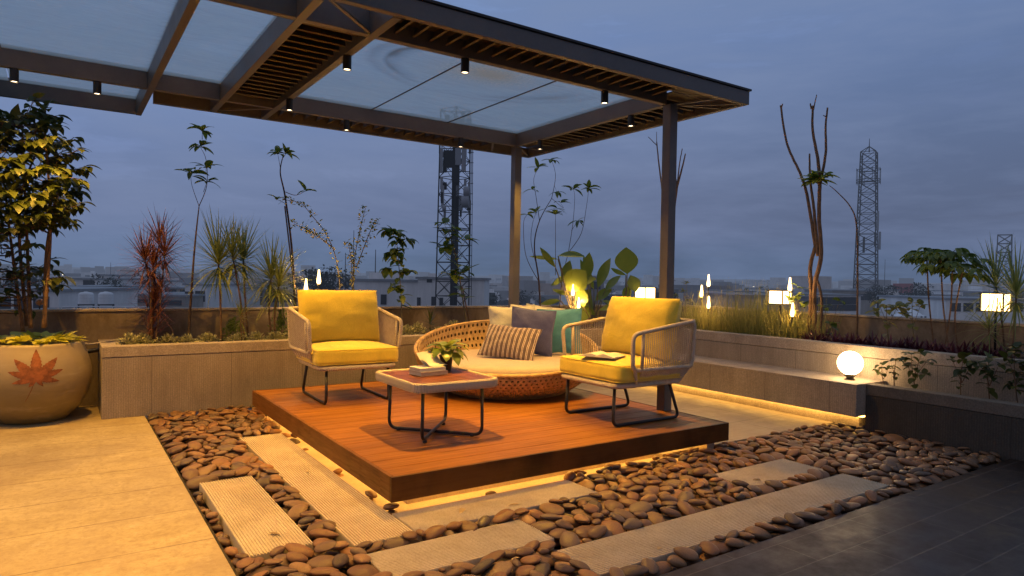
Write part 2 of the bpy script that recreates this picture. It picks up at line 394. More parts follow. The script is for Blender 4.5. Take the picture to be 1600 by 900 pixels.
Mt['flame'] = m_flame()
Mt['panel'] = emis('lit lantern panel', (1, .62, .24), 8)
Mt['globe'] = emis('lit opal globe', (1, .66, .32), 26)
Mt['bark'] = mat('pale brown bark', (.15, .088, .05), .85, .4, 25, .7, 90)
Mt['darkbark'] = mat('dark bark', (.07, .045, .035), .85, .4, 25, .7, 90)
Mt['stemg'] = mat('green brown stem', (.16, .13, .06), .7, .3, 20, .4, 90)
Mt['leaf'] = leafmat('mid green leaves', (.05, .09, .014), (.15, .20, .03))
Mt['leafd'] = leafmat('dark green leaves', (.024, .042, .009), (.085, .10, .018), .3)
Mt['leafy'] = leafmat('yellow green leaves', (.42, .44, .03), (.72, .66, .06))
Mt['leafb'] = leafmat('broad glossy leaves', (.09, .15, .02), (.28, .32, .05), .35, .3)
Mt['leafr'] = leafmat('dark red leaves', (.085, .022, .020), (.21, .085, .045), .25)
Mt['leafp'] = leafmat('purple leaves', (.055, .012, .022), (.15, .035, .045), .2)
Mt['grass'] = leafmat('long grass', (.10, .13, .025), (.42, .36, .10), .4)
Mt['yucca'] = leafmat('narrow green leaves', (.08, .12, .025), (.27, .30, .08), .35)
Mt['dry'] = leafmat('dry leaves', (.25, .16, .07), (.45, .33, .18), .2)
Mt['varieg'] = leafmat('variegated pale leaves', (.14, .16, .05), (.60, .56, .32), .2)
# ------------------------------------------------------------------ sky at dusk
W = bpy.data.worlds.new('World'); S.world = W; W.use_nodes = True
wt = W.node_tree; wt.nodes.clear()
class WN(NT):
    def __init__(s): s.t = wt
w_ = WN(); wo = w_.n('ShaderNodeOutputWorld'); bg = w_.n('ShaderNodeBackground')
dirv = w_.coord('Generated'); ds = w_.sep(dirv)
vert = w_.ramp(ds[2], [(0, (.110, .150, .230)), (.035, (.117, .165, .275)), (.16, (.138, .200, .370)), (.34, (.188, .290, .565)), (.6, (.26, .37, .56)), (1, (.28, .39, .56))])
# brighter towards the left of the view, dimmer to the right
side = w_.math('ADD', w_.math('MULTIPLY', ds[0], -.50), w_.math('MULTIPLY', ds[1], .34))
sidef = w_.ramp(w_.math('ADD', w_.math('MULTIPLY', side, .5), .5), [(.25, .66), (.5, .95), (.8, 1.5)])
sky = w_.mix(1, vert, sidef, 'MULTIPLY')
# unseen sky behind the viewer, tinted warm to tune the light on facing walls
backf = w_.ramp(w_.math('ADD', w_.math('MULTIPLY', w_.math('ADD', w_.math('MULTIPLY', ds[0], .56), w_.math('MULTIPLY', ds[1], .83)), .5), .5), [(.22, (1.0, .80, .70)), (.56, 1)])
cl = w_.noise(w_.coord('Generated', (1.2, 1.2, 5.5), (0, 0, 0), (0, 0, .5)), 1.9, 8, .58, .5)
cl2 = w_.noise(w_.coord('Generated', (2.2, 1.2, 9), (3, 1, 2), (0, 0, -.4)), 3.1, 7, .6, .3)
cmask = w_.ramp(w_.math('ADD', w_.math('MULTIPLY', cl, .65), w_.math('MULTIPLY', cl2, .35)), [(.40, 0), (.60, 1)])
cloudy = w_.mix(w_.math('MULTIPLY', cmask, .5), sky, (.235, .305, .50))
cloudy = w_.mix(w_.math('MULTIPLY', w_.ramp(cl2, [(.46, .32), (.33, .0)][::-1]), .75), cloudy, (.080, .135, .255))
nsk = w_.n('ShaderNodeTexSky'); nsk.sky_type = 'NISHITA'; nsk.sun_disc = False; nsk.sun_elevation = R_(-1.5); nsk.sun_rotation = R_(210)
tot = w_.mix(.06, cloudy, nsk.outputs[0])
w_.l(w_.mix(1, tot, backf, 'MULTIPLY'), bg.inputs[0]); bg.inputs[1].default_value = 1.0; w_.l(bg.outputs[0], wo.inputs[0])

# ------------------------------------------------------------------ setting: floors
def struct(o): return tag(o, kind='structure')
struct(MB().box(-8, .575, -6, 6.9, -.12, 0).build('limestone_floor', Mt['lime'], bevel=.004))
struct(MB().box(.58, 5.47, -6, 1.86, -.12, 0).build('tiled_floor', Mt['dark_tile'], bevel=.003))
struct(MB().box(3.42, 5.62, 3.17, 6.2, -.12, .0).build('terrace_floor', Mt['terrace'], bevel=.004))
struct(MB().box(.575, 5.47, 1.86, 6.2, -.2, -.075).build('gravel_bed', Mt['bed']))
struct(MB().box(.575, .59, 1.86, 6.2, -.12, -.012).build('bed_edging', Mt['bed']))

# ------------------------------------------------------------------ planters, bench, parapets
def root_at(name, loc, label, cat, group=None): return empty(name, loc, label, cat, group)
pl = root_at('raised_planter', (3, 6.5, 0), 'long ribbed granite planter behind the deck, full of shrublets and thin saplings', 'planter')
MB().box(.27, 5.80, 6.20, 6.30, 0, .49).build('wall_panel', Mt['rib_x'], pl, bevel=.003)
MB().box(.27, .37, 6.303, 6.898, 0, .49).build('wall_panel', Mt['rib_y'], pl, bevel=.003)
MB().box(.267, 5.80, 6.197, 6.34, .494, .58).build('coping', Mt['granite'], pl, bevel=.004)
MB().box(.267, .41, 6.343, 6.898, .494, .58).build('coping', Mt['granite'], pl, bevel=.004)
MB().box(.37, 5.80, 6.30, 6.898, .0, .545).build('soil', Mt['soil'], pl)
bn = root_at('concrete_bench', (5.5, 4.5, 0), 'long floating concrete bench with a warm light strip glowing under its seat', 'bench')
MB().box(5.33, 5.798, 2.875, 6.198, .115, .372).build('seat', Mt['rib_y'], bn, bevel=.005)
MB().box(5.328, 5.797, 2.873, 6.196, .373, .379).build('seat_top', Mt['granite'], bn, bevel=.002)
MB().box(5.52, 5.79, 2.95, 6.19, 0, .112).build('plinth', Mt['granite'], bn)
MB().box(5.475, 5.518, 2.9, 6.15, .095, .108).build('light_strip', Mt['led_soft'], bn)
lp = root_at('low_planter', (5.6, 1, 0), 'low dark granite planter wall at the end of the bench, by the tiled floor', 'planter')
MB().box(5.47, 5.57, -6, 2.871, -.1, .285).build('wall_panel', Mt['rib_shaded'], lp, bevel=.003)
MB().box(5.467, 5.60, -6, 2.871, .288, .375).build('coping', Mt['granite_shaded'], lp, bevel=.004)
MB().box(5.57, 5.797, -6, 2.871, 0, .33).build('soil', Mt['soil'], lp)
up = root_at('upper_planter', (6, 2, 0), 'upper granite planter behind the bench with tall grass and purple ground cover', 'planter')
MB().box(5.80, 5.90, -6, 6.898, 0, .555).build('wall_panel', Mt['rib_y'], up, bevel=.003)
MB().box(5.797, 5.93, -6, 6.898, .559, .655).build('coping', Mt['granite'], up, bevel=.004)
MB().box(5.90, 6.797, -6, 6.898, 0, .60).build('soil', Mt['soil'], up)
pw = root_at('parapet_wall', (2, 7, 0), 'stained plaster parapet wall behind the large pot and the long planter', 'wall')
MB().box(-8, 6.95, 6.90, 7.03, -.1, .825).build('wall_face', Mt['plaster'], pw)
MB().box(-8, 6.96, 6.885, 7.05, .828, .85).build('coping', Mt['granite'], pw, bevel=.003)
pw = root_at('parapet_wall', (6.9, 2, 0), 'plaster parapet wall behind the grass and the square lanterns', 'wall')
MB().box(6.80, 6.93, -8, 6.88, 0, .855).build('wall_face', Mt['plaster'], pw)
MB().box(6.785, 6.95, -8, 6.88, .858, .88).build('coping', Mt['granite'], pw, bevel=.003)
# the roof slab this terrace stands on
struct(MB().box(-8, 6.95, -8, 7.04, -12, -.2).build('building_below', Mt['plaster']))

# ------------------------------------------------------------------ deck
dk = root_at('wooden_deck', (2.65, 4.5, 0), 'low brown composite deck carrying the seats, lit from below along its edges', 'deck')
DT = .185
pm = MB(); y = 3.062; i = 0
while y < 5.93:
    y1 = min(y+.1415, 5.93); pm.box(1.382, 3.928, y, y1, .160, DT); y = y1+.0042; i += 1
pm.build('deck_boards', Mt['deck'], dk, bevel=.0015)
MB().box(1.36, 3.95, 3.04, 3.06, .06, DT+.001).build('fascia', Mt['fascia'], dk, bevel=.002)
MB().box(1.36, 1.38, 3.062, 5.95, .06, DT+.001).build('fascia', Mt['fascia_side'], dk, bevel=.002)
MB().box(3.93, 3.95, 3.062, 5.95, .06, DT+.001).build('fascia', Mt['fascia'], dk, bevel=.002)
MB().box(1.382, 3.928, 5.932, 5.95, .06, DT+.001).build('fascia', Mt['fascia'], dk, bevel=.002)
MB().box(1.54, 3.75, 3.24, 5.85, -.07, .155).build('plinth', Mt['slab'], dk)
MB().box(1.51, 3.78, 3.215, 3.238, .075, .09).build('light_strip', Mt['led'], dk)
MB().box(1.515, 1.538, 3.24, 5.85, .075, .09).build('light_strip', Mt['led'], dk)
MB().box(3.79, 3.87, 3.10, 3.20, -.07, .157).build('support_block', Mt['slab'], dk)

# ------------------------------------------------------------------ ribbed slabs
SL = [(1.07, 1.37, 2.78, 5.06, 1, 'longest cream ribbed stone slab, running along the left edge of the deck'),
      (.65, .945, 2.905, 4.07, 1, 'short cream ribbed slab between the limestone floor and the long edge slab'),
      (1.375, 2.49, 2.78, 3.07, 0, 'cream ribbed slab along the front edge of the deck, meeting the long slab at the corner'),
      (1.07, 1.875, 2.385, 2.675, 0, 'cream ribbed slab surrounded by pebbles at the bottom centre'),
      (1.80, 4.08, 1.99, 2.275, 0, 'very long cream ribbed slab next to the dark tiled floor'),
      (3.32, 4.06, 2.385, 2.685, 0, 'small cream ribbed slab off the right front corner of the deck')]
for x0, x1, y0, y1, ax, lb in SL:
    mb = MB(); p = .0135
    a0, a1, b0, b1 = (x0, x1, y0, y1) if ax == 1 else (y0, y1, x0, x1)
    n = int((a1-a0)/p); prof = [(a0, -.055)]
    for k in range(n):
        a = a0+k*p; prof += [(a+.0022, -.0065), (a+.0042, -.0005), (a+.0092, -.0005), (a+.0112, -.0065)]
    prof += [(a1, -.055)]
    m = len(prof)
    for b in (b0, b1):
        for a, z in prof: mb.v.append((a, b, z) if ax == 1 else (b, a, z))
    for k in range(m-1):
        q = (k, k+1, m+k+1, m+k); mb.f.append(q if ax == 0 else q[::-1])
    c0 = len(mb.v)
    mb.f.append(tuple(range(m)) if ax == 1 else tuple(range(m))[::-1]); mb.f.append(tuple(range(m, 2*m))[::-1] if ax == 1 else tuple(range(m, 2*m)))
    o = mb.build('ribbed_slab', Mt['slab']); tag(o, lb, 'slab', 'ribbed stepping slabs in the pebble bed')

# ------------------------------------------------------------------ pebbles: each dropped on a height field
nr = np.random.RandomState(5)
G = .01; GX0, GY0 = .56, 1.80; NX, NY = int((5.50-GX0)/G), int((6.22-GY0)/G)
Hf = np.full((NX, NY), -.075); forb = np.zeros((NX, NY), bool)
XX = GX0+(np.arange(NX)+.5)*G; YY = GY0+(np.arange(NY)+.5)*G
def region(x0, x1, y0, y1): return np.ix_((XX > x0) & (XX < x1), (YY > y0) & (YY < y1))
forb[:] = True
forb[region(.595, 1.56, 1.88, 6.19)] = False
forb[region(.595, 5.46, 1.88, 3.16)] = False
forb[region(1.44, 3.95, 3.125, 3.16)] = True
_x = 1.5
while _x < 3.9:
    _w = rnd.uniform(.04, .16); forb[region(_x, _x+_w, 3.085, 3.16)] = True; _x += _w+rnd.uniform(.10, .26)
_x = 3.2
while _x < 5.9:
    _w = rnd.uniform(.05, .16); forb[region(1.395, 1.6, _x, _x+_w)] = True; _x += _w+rnd.uniform(.08, .18)
forb[region(3.94, 5.46, 3.0, 3.16)] = False
forb[region(1.435, 1.6, 3.05, 5.9)] = True
bed_strip = struct(MB().box(1.40, 3.95, 3.045, 5.9, -.0745, -.035).build('bed_floor', Mt['slab']))
for x0, x1, y0, y1, *_ in SL: forb[region(x0, x1, y0, y1)] = True
base = []
def ico(sub):
    import bmesh
    bm = bmesh.new(); bmesh.ops.create_icosphere(bm, subdivisions=sub, radius=1)
    v = np.array([x.co[:] for x in bm.verts]); f = [tuple(q.index for q in p.verts) for p in bm.faces]; bm.free(); return v, f
v3, f3 = ico(4); v2, f2 = ico(3)
def shape(v, seed):
    r = random.Random(seed); o = []
    e1 = r.uniform(.75, 1.0); sk = r.uniform(-.22, .22); tp = r.uniform(-.25, .25); of = Vector((r.uniform(0, 50), r.uniform(0, 50), 0))
    for p in v:
        q = Vector(p); k = 1+.11*mnoise.noise(q*1.1+of)+.04*mnoise.noise(q*2.7+of)
        x, y, z = q*k
        y *= (1+tp*x)*1.0; z *= (1+sk*x)*(.92 if z < 0 else 1)
        o.append((x, y*e1, z))
    return np.array(o)
shapes_hi = [shape(v3, k) for k in range(12)]; shapes_lo = [shape(v2, k) for k in range(12)]
me_hi = []
for k, sv in enumerate(shapes_hi):
    me = bpy.data.meshes.new('pebble'); me.from_pydata([tuple(a) for a in sv], [], f3); me.materials.append(Mt['pebble'])
    me.polygons.foreach_set('use_smooth', [True]*len(me.polygons)); me_hi.append(me)
placed = []
free = np.argwhere(~forb)
def try_pebble(L, top):
    Wd = L*nr.uniform(.64, .92); T = L*nr.uniform(.28, .44) if L > .08 else L*nr.uniform(.35, .55)
    a, b, c = L/2, Wd/2, T/2; best = None
    for _ in range(14):
        ix, iy = free[nr.randint(len(free))]; th = nr.uniform(0, PI)
        rr = int(a/G)+1
        i0, i1, j0, j1 = ix-rr, ix+rr+1, iy-rr, iy+rr+1
        if i0 < 0 or j0 < 0 or i1 > NX or j1 > NY: continue
        gx = XX[i0:i1]-XX[ix]; gy = YY[j0:j1]-YY[iy]
        dx, dy = np.meshgrid(gx, gy, indexing='ij'); u = dx*math.cos(th)+dy*math.sin(th); v = -dx*math.sin(th)+dy*math.cos(th)
        q = (u/a)**2+(v/b)**2; ins = q < 1
        fb = forb[i0:i1, j0:j1] & (q < .85)
        if fb.sum() > .055*ins.sum(): continue
        h = Hf[i0:i1, j0:j1]; inm = ins & ~forb[i0:i1, j0:j1]
        bot = c*np.sqrt(np.clip(1-q, 0, 1))
        # tilt from a plane fit of the ground below
        A = np.c_[dx[inm], dy[inm], np.ones(inm.sum())]; 
        if len(A) < 6: continue
        co = np.linalg.lstsq(A, h[inm], rcond=None)[0]
        gxs, gys = np.clip(co[:2]*.7, -.28, .28)
        pl_ = gxs*dx+gys*dy
        zc = np.percentile((h-pl_+bot)[inm], 93)
        if best is None or zc+c < best[0]: best = (zc+c, ix, iy, th, gxs, gys, zc, (i0, i1, j0, j1), ins, bot, pl_)
    if best is None or best[0] > top: return False
    _, ix, iy, th, gx_, gy_, zc, (i0, i1, j0, j1), ins, bot, pl_ = best
    hh = Hf[i0:i1, j0:j1]; t_ = zc+pl_+bot; hh[ins] = np.maximum(hh[ins], t_[ins])
    placed.append((XX[ix], YY[iy], zc, th, gx_, gy_, a, b, c)); return True
def drop(n, lo, hi, top):
    for _ in range(n): try_pebble(nr.uniform(lo, hi), top)
drop(800, .12, .185, .018)
drop(800, .10, .165, .028)
drop(700, .08, .14, .036)
drop(500, .055, .10, .034)
def pmat(p):
    x, y, z, th, gx_, gy_, a, b, c = p
    nrm = Vector((-gx_, -gy_, 1)).normalized(); ux = Vector((math.cos(th), math.sin(th), 0)); ux = (ux-nrm*ux.dot(nrm)).normalized(); uy = nrm.cross(ux)
    return Matrix(((ux.x*a, uy.x*b, nrm.x*c, x), (ux.y*a, uy.y*b, nrm.y*c, y), (ux.z*a, uy.z*b, nrm.z*c, z), (0, 0, 0, 1)))
def seen(p):
    d = Vector((p[0], p[1], p[2]-CH)); f = d.dot(_F)
    if f < .2: return 0
    px = 800+CF*d.dot(_R)/f; py = 450-CF*d.dot(_U)/f
    if not (-30 < px < 1630 and -30 < py < 940): return 0
    # covered by later stones?
    i, j = int((p[0]-GX0)/G), int((p[1]-GY0)/G)
    cov = Hf[i, j]-(p[2]+p[8])
    if cov > .012: return 1e-6
    if 1.36 < p[0] < 3.9 and p[1] > 3.08: return 1e-6
    return p[6]*p[7]/f**2
order = sorted(range(len(placed)), key=lambda i: -seen(placed[i]))
PLAB = [('smooth brown river pebble in the front corner of the bed beside the limestone floor', lambda x, y: x < 1.1 and y < 2.95),
        ('smooth brown river pebble in the strip between the two long slabs left of the deck', lambda x, y: x < 1.1 and y < 4.1),
        ('smooth brown river pebble in the wide patch in front of the long planter', lambda x, y: x < 1.4 and y >= 4.1),
        ('smooth grey or brown river pebble against the edge of the dark tiled floor', lambda x, y: y < 2.0),
        ('smooth grey or brown river pebble among the ribbed slabs in front of the deck', lambda x, y: x < 3.3),
        ('smooth grey or brown river pebble right of the deck, towards the bench', lambda x, y: True)]
rest_v = []; rest_f = []; off = 0
for rank, i in enumerate(order):
    p = placed[i]; M4 = pmat(p); k = i % 12
    if rank < 300:
        o = bpy.data.objects.new('river_pebble', me_hi[k]); COL.objects.link(o)
        loc, rot, scl = M4.decompose(); o.location = loc; o.rotation_mode = 'QUATERNION'; o.rotation_quaternion = rot; o.scale = scl
        lb = next(l for l, f in PLAB if f(p[0], p[1])); tag(o, lb, 'pebble', 'river pebbles: '+lb.split('pebble ')[1])
    else:
        A = np.array(M4); vv = shapes_lo[k] @ A[:3, :3].T + A[:3, 3]; rest_v.append(vv); rest_f.append(np.array(f2)+off); off += len(vv)
vv = np.vstack(rest_v); ff = np.vstack(rest_f)
me = bpy.data.meshes.new('river_pebbles'); me.vertices.add(len(vv)); me.vertices.foreach_set('co', vv.ravel())
me.loops.add(ff.size); me.loops.foreach_set('vertex_index', ff.ravel()); me.polygons.add(len(ff))
me.polygons.foreach_set('loop_start', np.arange(0, ff.size, 3)); me.polygons.foreach_set('loop_total', np.full(len(ff), 3))
me.polygons.foreach_set('use_smooth', np.ones(len(ff), bool)); me.update(calc_edges=True); me.materials.append(Mt['pebble'])
o = bpy.data.objects.new('river_pebbles', me); COL.objects.link(o)
tag(o, 'mass of smaller brown river pebbles filling the bed between the slabs', 'pebbles', None, 'stuff')
print('pebbles', len(placed))
_n = 0
while _n < 16:
    _x = rnd.uniform(.65, 5.3); _y = rnd.uniform(1.95, 3.1) if rnd.random() < .7 else rnd.uniform(3.1, 5.9)
    if _y > 3.1: _x = rnd.uniform(.65, 1.3)
    i, j = int((_x-GX0)/G), int((_y-GY0)/G); z = max(Hf[i, j], 0)+.004
    a = rnd.uniform(0, 6.28); o = MB().leaf((_x, _y, z), (math.cos(a), math.sin(a), .15), (.2, .1, 1), rnd.uniform(.05, .085), rnd.uniform(.018, .032), .6, .35, 5).build('fallen_leaf', Mt['dry'], smooth=True)
    tag(o, 'dry curled brown leaf fallen on the pebble bed', 'leaf', 'dry leaves fallen on the pebble bed'); _n += 1

# ------------------------------------------------------------------ pergola
pg = root_at('steel_pergola', (3.88, 3.6, DT), 'dark steel pergola with louvred bands and patterned glass roof over the deck', 'pergola')
ZB, ZT = 2.55, 2.65
XL, XR, YF, YK = -3.2, 4.35, 3.23, 6.14
for y in (3.6, 5.70): MB().box(3.845, 3.925, y-.04, y+.04, DT, ZB-.001).build('post', Mt['pergola'], pg, bevel=.003)
def beam(x0, x1, y0, y1, z0=ZB, z1=2.70, n='beam'): return MB().box(x0, x1, y0, y1, z0, z1).build(n, Mt['pergola'], pg, bevel=.002)
w = .045
beam(1.05, XR, YF, YF+w, z1=ZT)                                   # outer front
beam(XR-w, XR, YF+w+.001, YK-w-.001, z1=ZT)                            # outer right
beam(.60, XR, YK-w, YK, z1=ZT)                                    # outer back
beam(XL, 3.845-.001, 3.60, 3.60+.05); beam(3.851, 3.90, 3.66, 5.68)
beam(XL, .515, 5.655, 5.705); beam(.566, 1.02, 5.655, 5.705); beam(1.072, 1.43, 5.655, 5.705); beam(1.485, 3.85, 5.655, 5.705)
beam(.518, .563, 1.0, 6.66, z0=ZB-.003, z1=2.703)
beam(1.022, 1.070, 1.0, YK-.05, z0=ZB-.002, z1=2.702); beam(1.432, 1.482, YF+.05, YK-.05, z0=ZB-.002, z1=2.702)
beam(XL, .516, 6.615, 6.66, z1=2.70)
# top flashing
MB().box(.57, XR+.012, YF-.012, YF+.03, ZT+.004, ZT+.018).build('flashing', Mt['black'], pg)
MB().box(XR-.03, XR+.012, YF+.031, YK+.012, ZT+.004, ZT+.018).build('flashing', Mt['black'], pg)
# louvre bands
def louvres(name, rng, vert, a0, a1, tilt=0, z=2.615):
    mb = MB()
    for q in rng:
        if vert: mb.bar((q, a0, z), (q, a1, z), .012, .055, (tilt, 0, 1))
        else: mb.bar((a0, q, z), (a1, q, z), .012, .055, (0, tilt, 1))
    return mb.build(name, Mt['slat'], pg)
louvres('louvre_band', [1.60+.11*k for k in range(20)], True, YF+.047, 3.598, .5)
louvres('louvre_band', [1.60+.11*k for k in range(20)], True, 5.707, YK-.047, .5)
louvres('louvre_band', [3.74+.11*k for k in range(18)], False, 3.902, XR-.047, .5)
louvres('louvre_band', [3.78+.11*k for k in range(17)], False, 1.072, 1.430, .5)
# opaque sheet over most of the louvre bands; the front one is open at its left end
MB().box(2.62, 4.29, 3.28, 3.59, 2.655, 2.662).build('roof_sheet', Mt['slat'], pg)
MB().box(3.91, 4.30, 3.60, 6.09, 2.655, 2.662).build('roof_sheet', Mt['slat'], pg)
MB().box(1.08, 3.90, 5.71, 6.09, 2.655, 2.662).build('roof_sheet', Mt['slat'], pg)
MB().box(1.075, 1.428, 3.66, 5.65, 2.655, 2.662).build('roof_sheet', Mt['slat'], pg)
MB().box(.57, 1.02, 5.71, 6.09, 2.655, 2.662).build('roof_sheet', Mt['slat'], pg)
mb = MB(); k = 1.57
while k < 2.62: mb.box(k, k+.045, 3.275, 3.345, 2.655, 2.662); k += .11
mb.box(1.50, 2.62, 3.346, 3.60, 2.655, 2.662)
mb.build('roof_sheet', Mt['slat'], pg)
# flat bracing bars
bz = 2.562
for a, b in (((4.30, 3.28), (3.93, 3.65)), ((4.30, 3.46), (3.93, 3.62)), ((4.05, 3.28), (3.93, 3.60)), ((4.30, 6.09), (3.93, 5.73)), ((1.085, 3.275), (1.43, 3.60)),
             ((3.60, 5.71), (3.83, 6.09)), ((1.08, 6.08), (1.43, 5.72)), ((4.06, 5.72), (4.30, 5.72))):
    MB().bar((*a, bz), (*b, bz), .02, .012).build('brace', Mt['pergola'], pg)
# glass roof panes
for x0, x1, y0, y1 in ((1.485, 2.27, 3.652, 5.653), (2.28, 3.04, 3.652, 5.653), (3.05, 3.849, 3.652, 5.653), (.566, 1.019, 3.652, 5.653), (-.35, .515, 3.652, 5.653), (-1.9, -.36, 3.652, 5.653), (-3.2, -1.91, 3.652, 5.653),
                       (-.35, .515, 5.707, 6.613), (-3.2, -.36, 5.707, 6.613), (.566, 1.019, 1.0, 3.598), (-1.5, .515, 1.0, 3.598), (1.075, 1.428, 1.0, 3.2)):
    MB().box(x0, x1, y0, y1, 2.672, 2.678).build('glass_pane', Mt['glass'], pg)
for x in (2.275, 3.045): MB().box(x-.004, x+.004, 3.652, 5.653, 2.664, 2.671).build('glazing_bar', Mt['slat'], pg)

# downlights
def downlight(x, y, label, power, grp='cylinder downlights under the pergola beams'):
    wide = y > 5.6 and x < .5
    t = empty('downlight', (x, y, ZB), label, 'lamp', grp)
    MB().lathe([(.0265, -.002), (.0265, -.09), (.0225, -.0901), (.0225, -.082)], (x, y, ZB), 24, cap0=True).build('housing', Mt['black'], t, smooth=True, auto=40)
    MB().lathe([(.0222, -.0835), (.0001, -.0836)], (x, y, ZB), 24).build('lens', Mt['lens'], t)
    ld = bpy.data.lights.new('downlight_beam', 'SPOT'); ld.energy = power; ld.color = WARM; ld.spot_size = R_(140 if wide else (96 if y > 5.6 else (100 if x == 2.07 else (84 if y < 3.7 else ((106 if y < 4.5 else 116) if x > 3.8 else 74))))); ld.spot_blend = .6 if wide else 1; ld.shadow_soft_size = .022
    lo = bpy.data.objects.new('downlight_beam', ld); COL.objects.link(lo); lo.parent = t; lo.location = (0, 0, -.095)
    return t
PW = 205
downlight(-.28, 5.68, 'leftmost black cylinder downlight under the far left beam', PW*0.55)
downlight(.20, 5.68, 'black cylinder downlight under the far left beam, nearer the glass corner', PW*0.6)
downlight(1.455, 5.28, 'black cylinder downlight at the far end of the slatted band beside the glass', PW*0.7)
downlight(1.455, 4.02, 'black cylinder downlight at the near end of the slatted band beside the glass', PW*0.3)
downlight(2.06, 5.68, 'black cylinder downlight under the rear beam, left of the telecom tower', PW*0.5)
downlight(2.07, 3.625, 'black cylinder downlight under the front beam above the coffee table', PW*1.9)
downlight(3.21, 5.68, 'black cylinder downlight under the rear beam, in front of the telecom tower', PW*0.7)
downlight(3.23, 3.625, 'black cylinder downlight under the front beam, near the right front post', PW*0.58)
downlight(3.875, 5.28, 'black cylinder downlight under the right beam, next to the rear post', PW*0.5)
downlight(3.875, 4.02, 'black cylinder downlight under the right beam, next to the front post', PW*0.9)
# the same fittings continue over the limestone floor, above the picture
for x, y, k in ((-.45, 3.625, .8), (-1.2, 5.68, .5), (-1.4, 3.625, .6), (-.55, 2.1, .85), (.42, 2.1, 1.0)):
    downlight(x, y, 'cylinder downlight over the limestone floor', PW*k)
beam(XL, .515, 2.075, 2.125)
# ------------------------------------------------------------------ cushions
def superq(x, e): return math.copysign(abs(x)**e, x)
def pillow(name, W_, H_, T_, m, parent, pinch=.10, wr=.006, seed=1, n=26, puff=.55):
    """flat cushion in the local XZ plane, thickness along Y, with pinched corners and a few wrinkles"""
    mb = MB(); of = Vector((seed*7.1, seed*3.3, 0))
    for side in (-1, 1):
        b = len(mb.v)
        for i in range(n+1):
            for j in range(n+1):
                u = -1+2*i/n; v = -1+2*j/n
                u = math.sin(u*PI/2)*.35+u*.65; v = math.sin(v*PI/2)*.35+v*.65
                px = u*W_/2*(1-pinch*(1-v*v)*.0-pinch*.5*(1-abs(v))**1.0*abs(u)**3*1.0)
                pz = v*H_/2*(1-pinch*.5*(1-abs(u))*abs(v)**3)
                th = ((1-u**2)*(1-v**2))
                th = max(th, 0)**(1-puff) if th > 0 else 0
                wv = mnoise.noise(Vector((u*2.2, v*2.2, side*3))+of)*wr*1.2+mnoise.noise(Vector((u*6, v*6, side))+of)*wr*.5
                edge = max(abs(u), abs(v)); crease = math.sin((abs(u)-abs(v))*26+seed)*wr*.6*max(0, edge-.45)*(min(abs(u), abs(v)) > .3)
                py = side*(th*T_/2+(wv+crease)*(th > .02)+.002*(th <= 0)*0)
                mb.v.append((px, py, pz))
        for i in range(n):
            for j in range(n):
                a = b+i*(n+1)+j; q = (a, a+n+1, a+n+2, a+1)
                mb.f.append(q if side < 0 else q[::-1])
    o = mb.build(name, m, parent, smooth=True, local=True)
    # piping along the seam
    pts = []
    N = 20
    for k in range(N): pts.append((-1+2*k/N, -1))
    for k in range(N): pts.append((1, -1+2*k/N))
    for k in range(N): pts.append((1-2*k/N, 1))
    for k in range(N): pts.append((-1, 1-2*k/N))
    P = []
    for u, v in pts: 
        P.append((u*W_/2*(1-pinch*.5*(1-abs(v))*abs(u)**3), 0, v*H_/2*(1-pinch*.5*(1-abs(u))*abs(v)**3)))
    return o, P
def bolster(name, x0, x1, y0, y1, z0, z1, m, parent, rc=.045, crown=.012, seed=0, n=30, corner=.06):
    """boxy seat cushion with rounded edges, in local coordinates"""
    mb = MB(); cx, cy, cz = (x0+x1)/2, (y0+y1)/2, (z0+z1)/2; hx, hy, hz = (x1-x0)/2, (y1-y0)/2, (z1-z0)/2
    # rounded cube from a subdivided cube: clamp to an inner box then push out by the radius
    import bmesh
    bm = bmesh.new(); bmesh.ops.create_cube(bm, size=2); bmesh.ops.subdivide_edges(bm, edges=bm.edges, cuts=n, use_grid_fill=True)
    for v in bm.verts:
        u = Vector(v.co)
        # finer sampling near the edges
        w = Vector([math.sin(c*PI/2)*.6+c*.4 for c in u]); p = Vector((w.x*hx, w.y*hy, w.z*hz))
        q = Vector((max(-hx+corner, min(hx-corner, p.x)), max(-hy+corner, min(hy-corner, p.y)), p.z))
        d = p-q; d.z = 0
        if d.length > corner: d = d.normalized()*corner
        p = q+d
        # vertical edge rounding
        e = max(0, abs(p.z)-(hz-rc)); k = rc-math.sqrt(max(0, rc*rc-e*e))
        ax = abs(p.x)/hx; ay = abs(p.y)/hy; m_ = max(ax, ay)
        s = 1-(k/min(hx, hy))*(m_**6)
        p.x *= s; p.y *= s
        if abs(w.z) > .98: p.z += math.copysign(crown*(1-ax**2)*(1-ay**2)*2, p.z)
        ns = mnoise.noise(Vector((p.x*9+seed, p.y*9, p.z*9)))*.004
        p.x += ns; p.z += ns
        v.co = Vector((cx, cy, cz))+p
    mb.v = [tuple(v.co) for v in bm.verts]; mb.f = [tuple(q.index for q in f.verts) for f in bm.faces]; bm.free()
    return mb.build(name, m, parent, smooth=True, local=True)

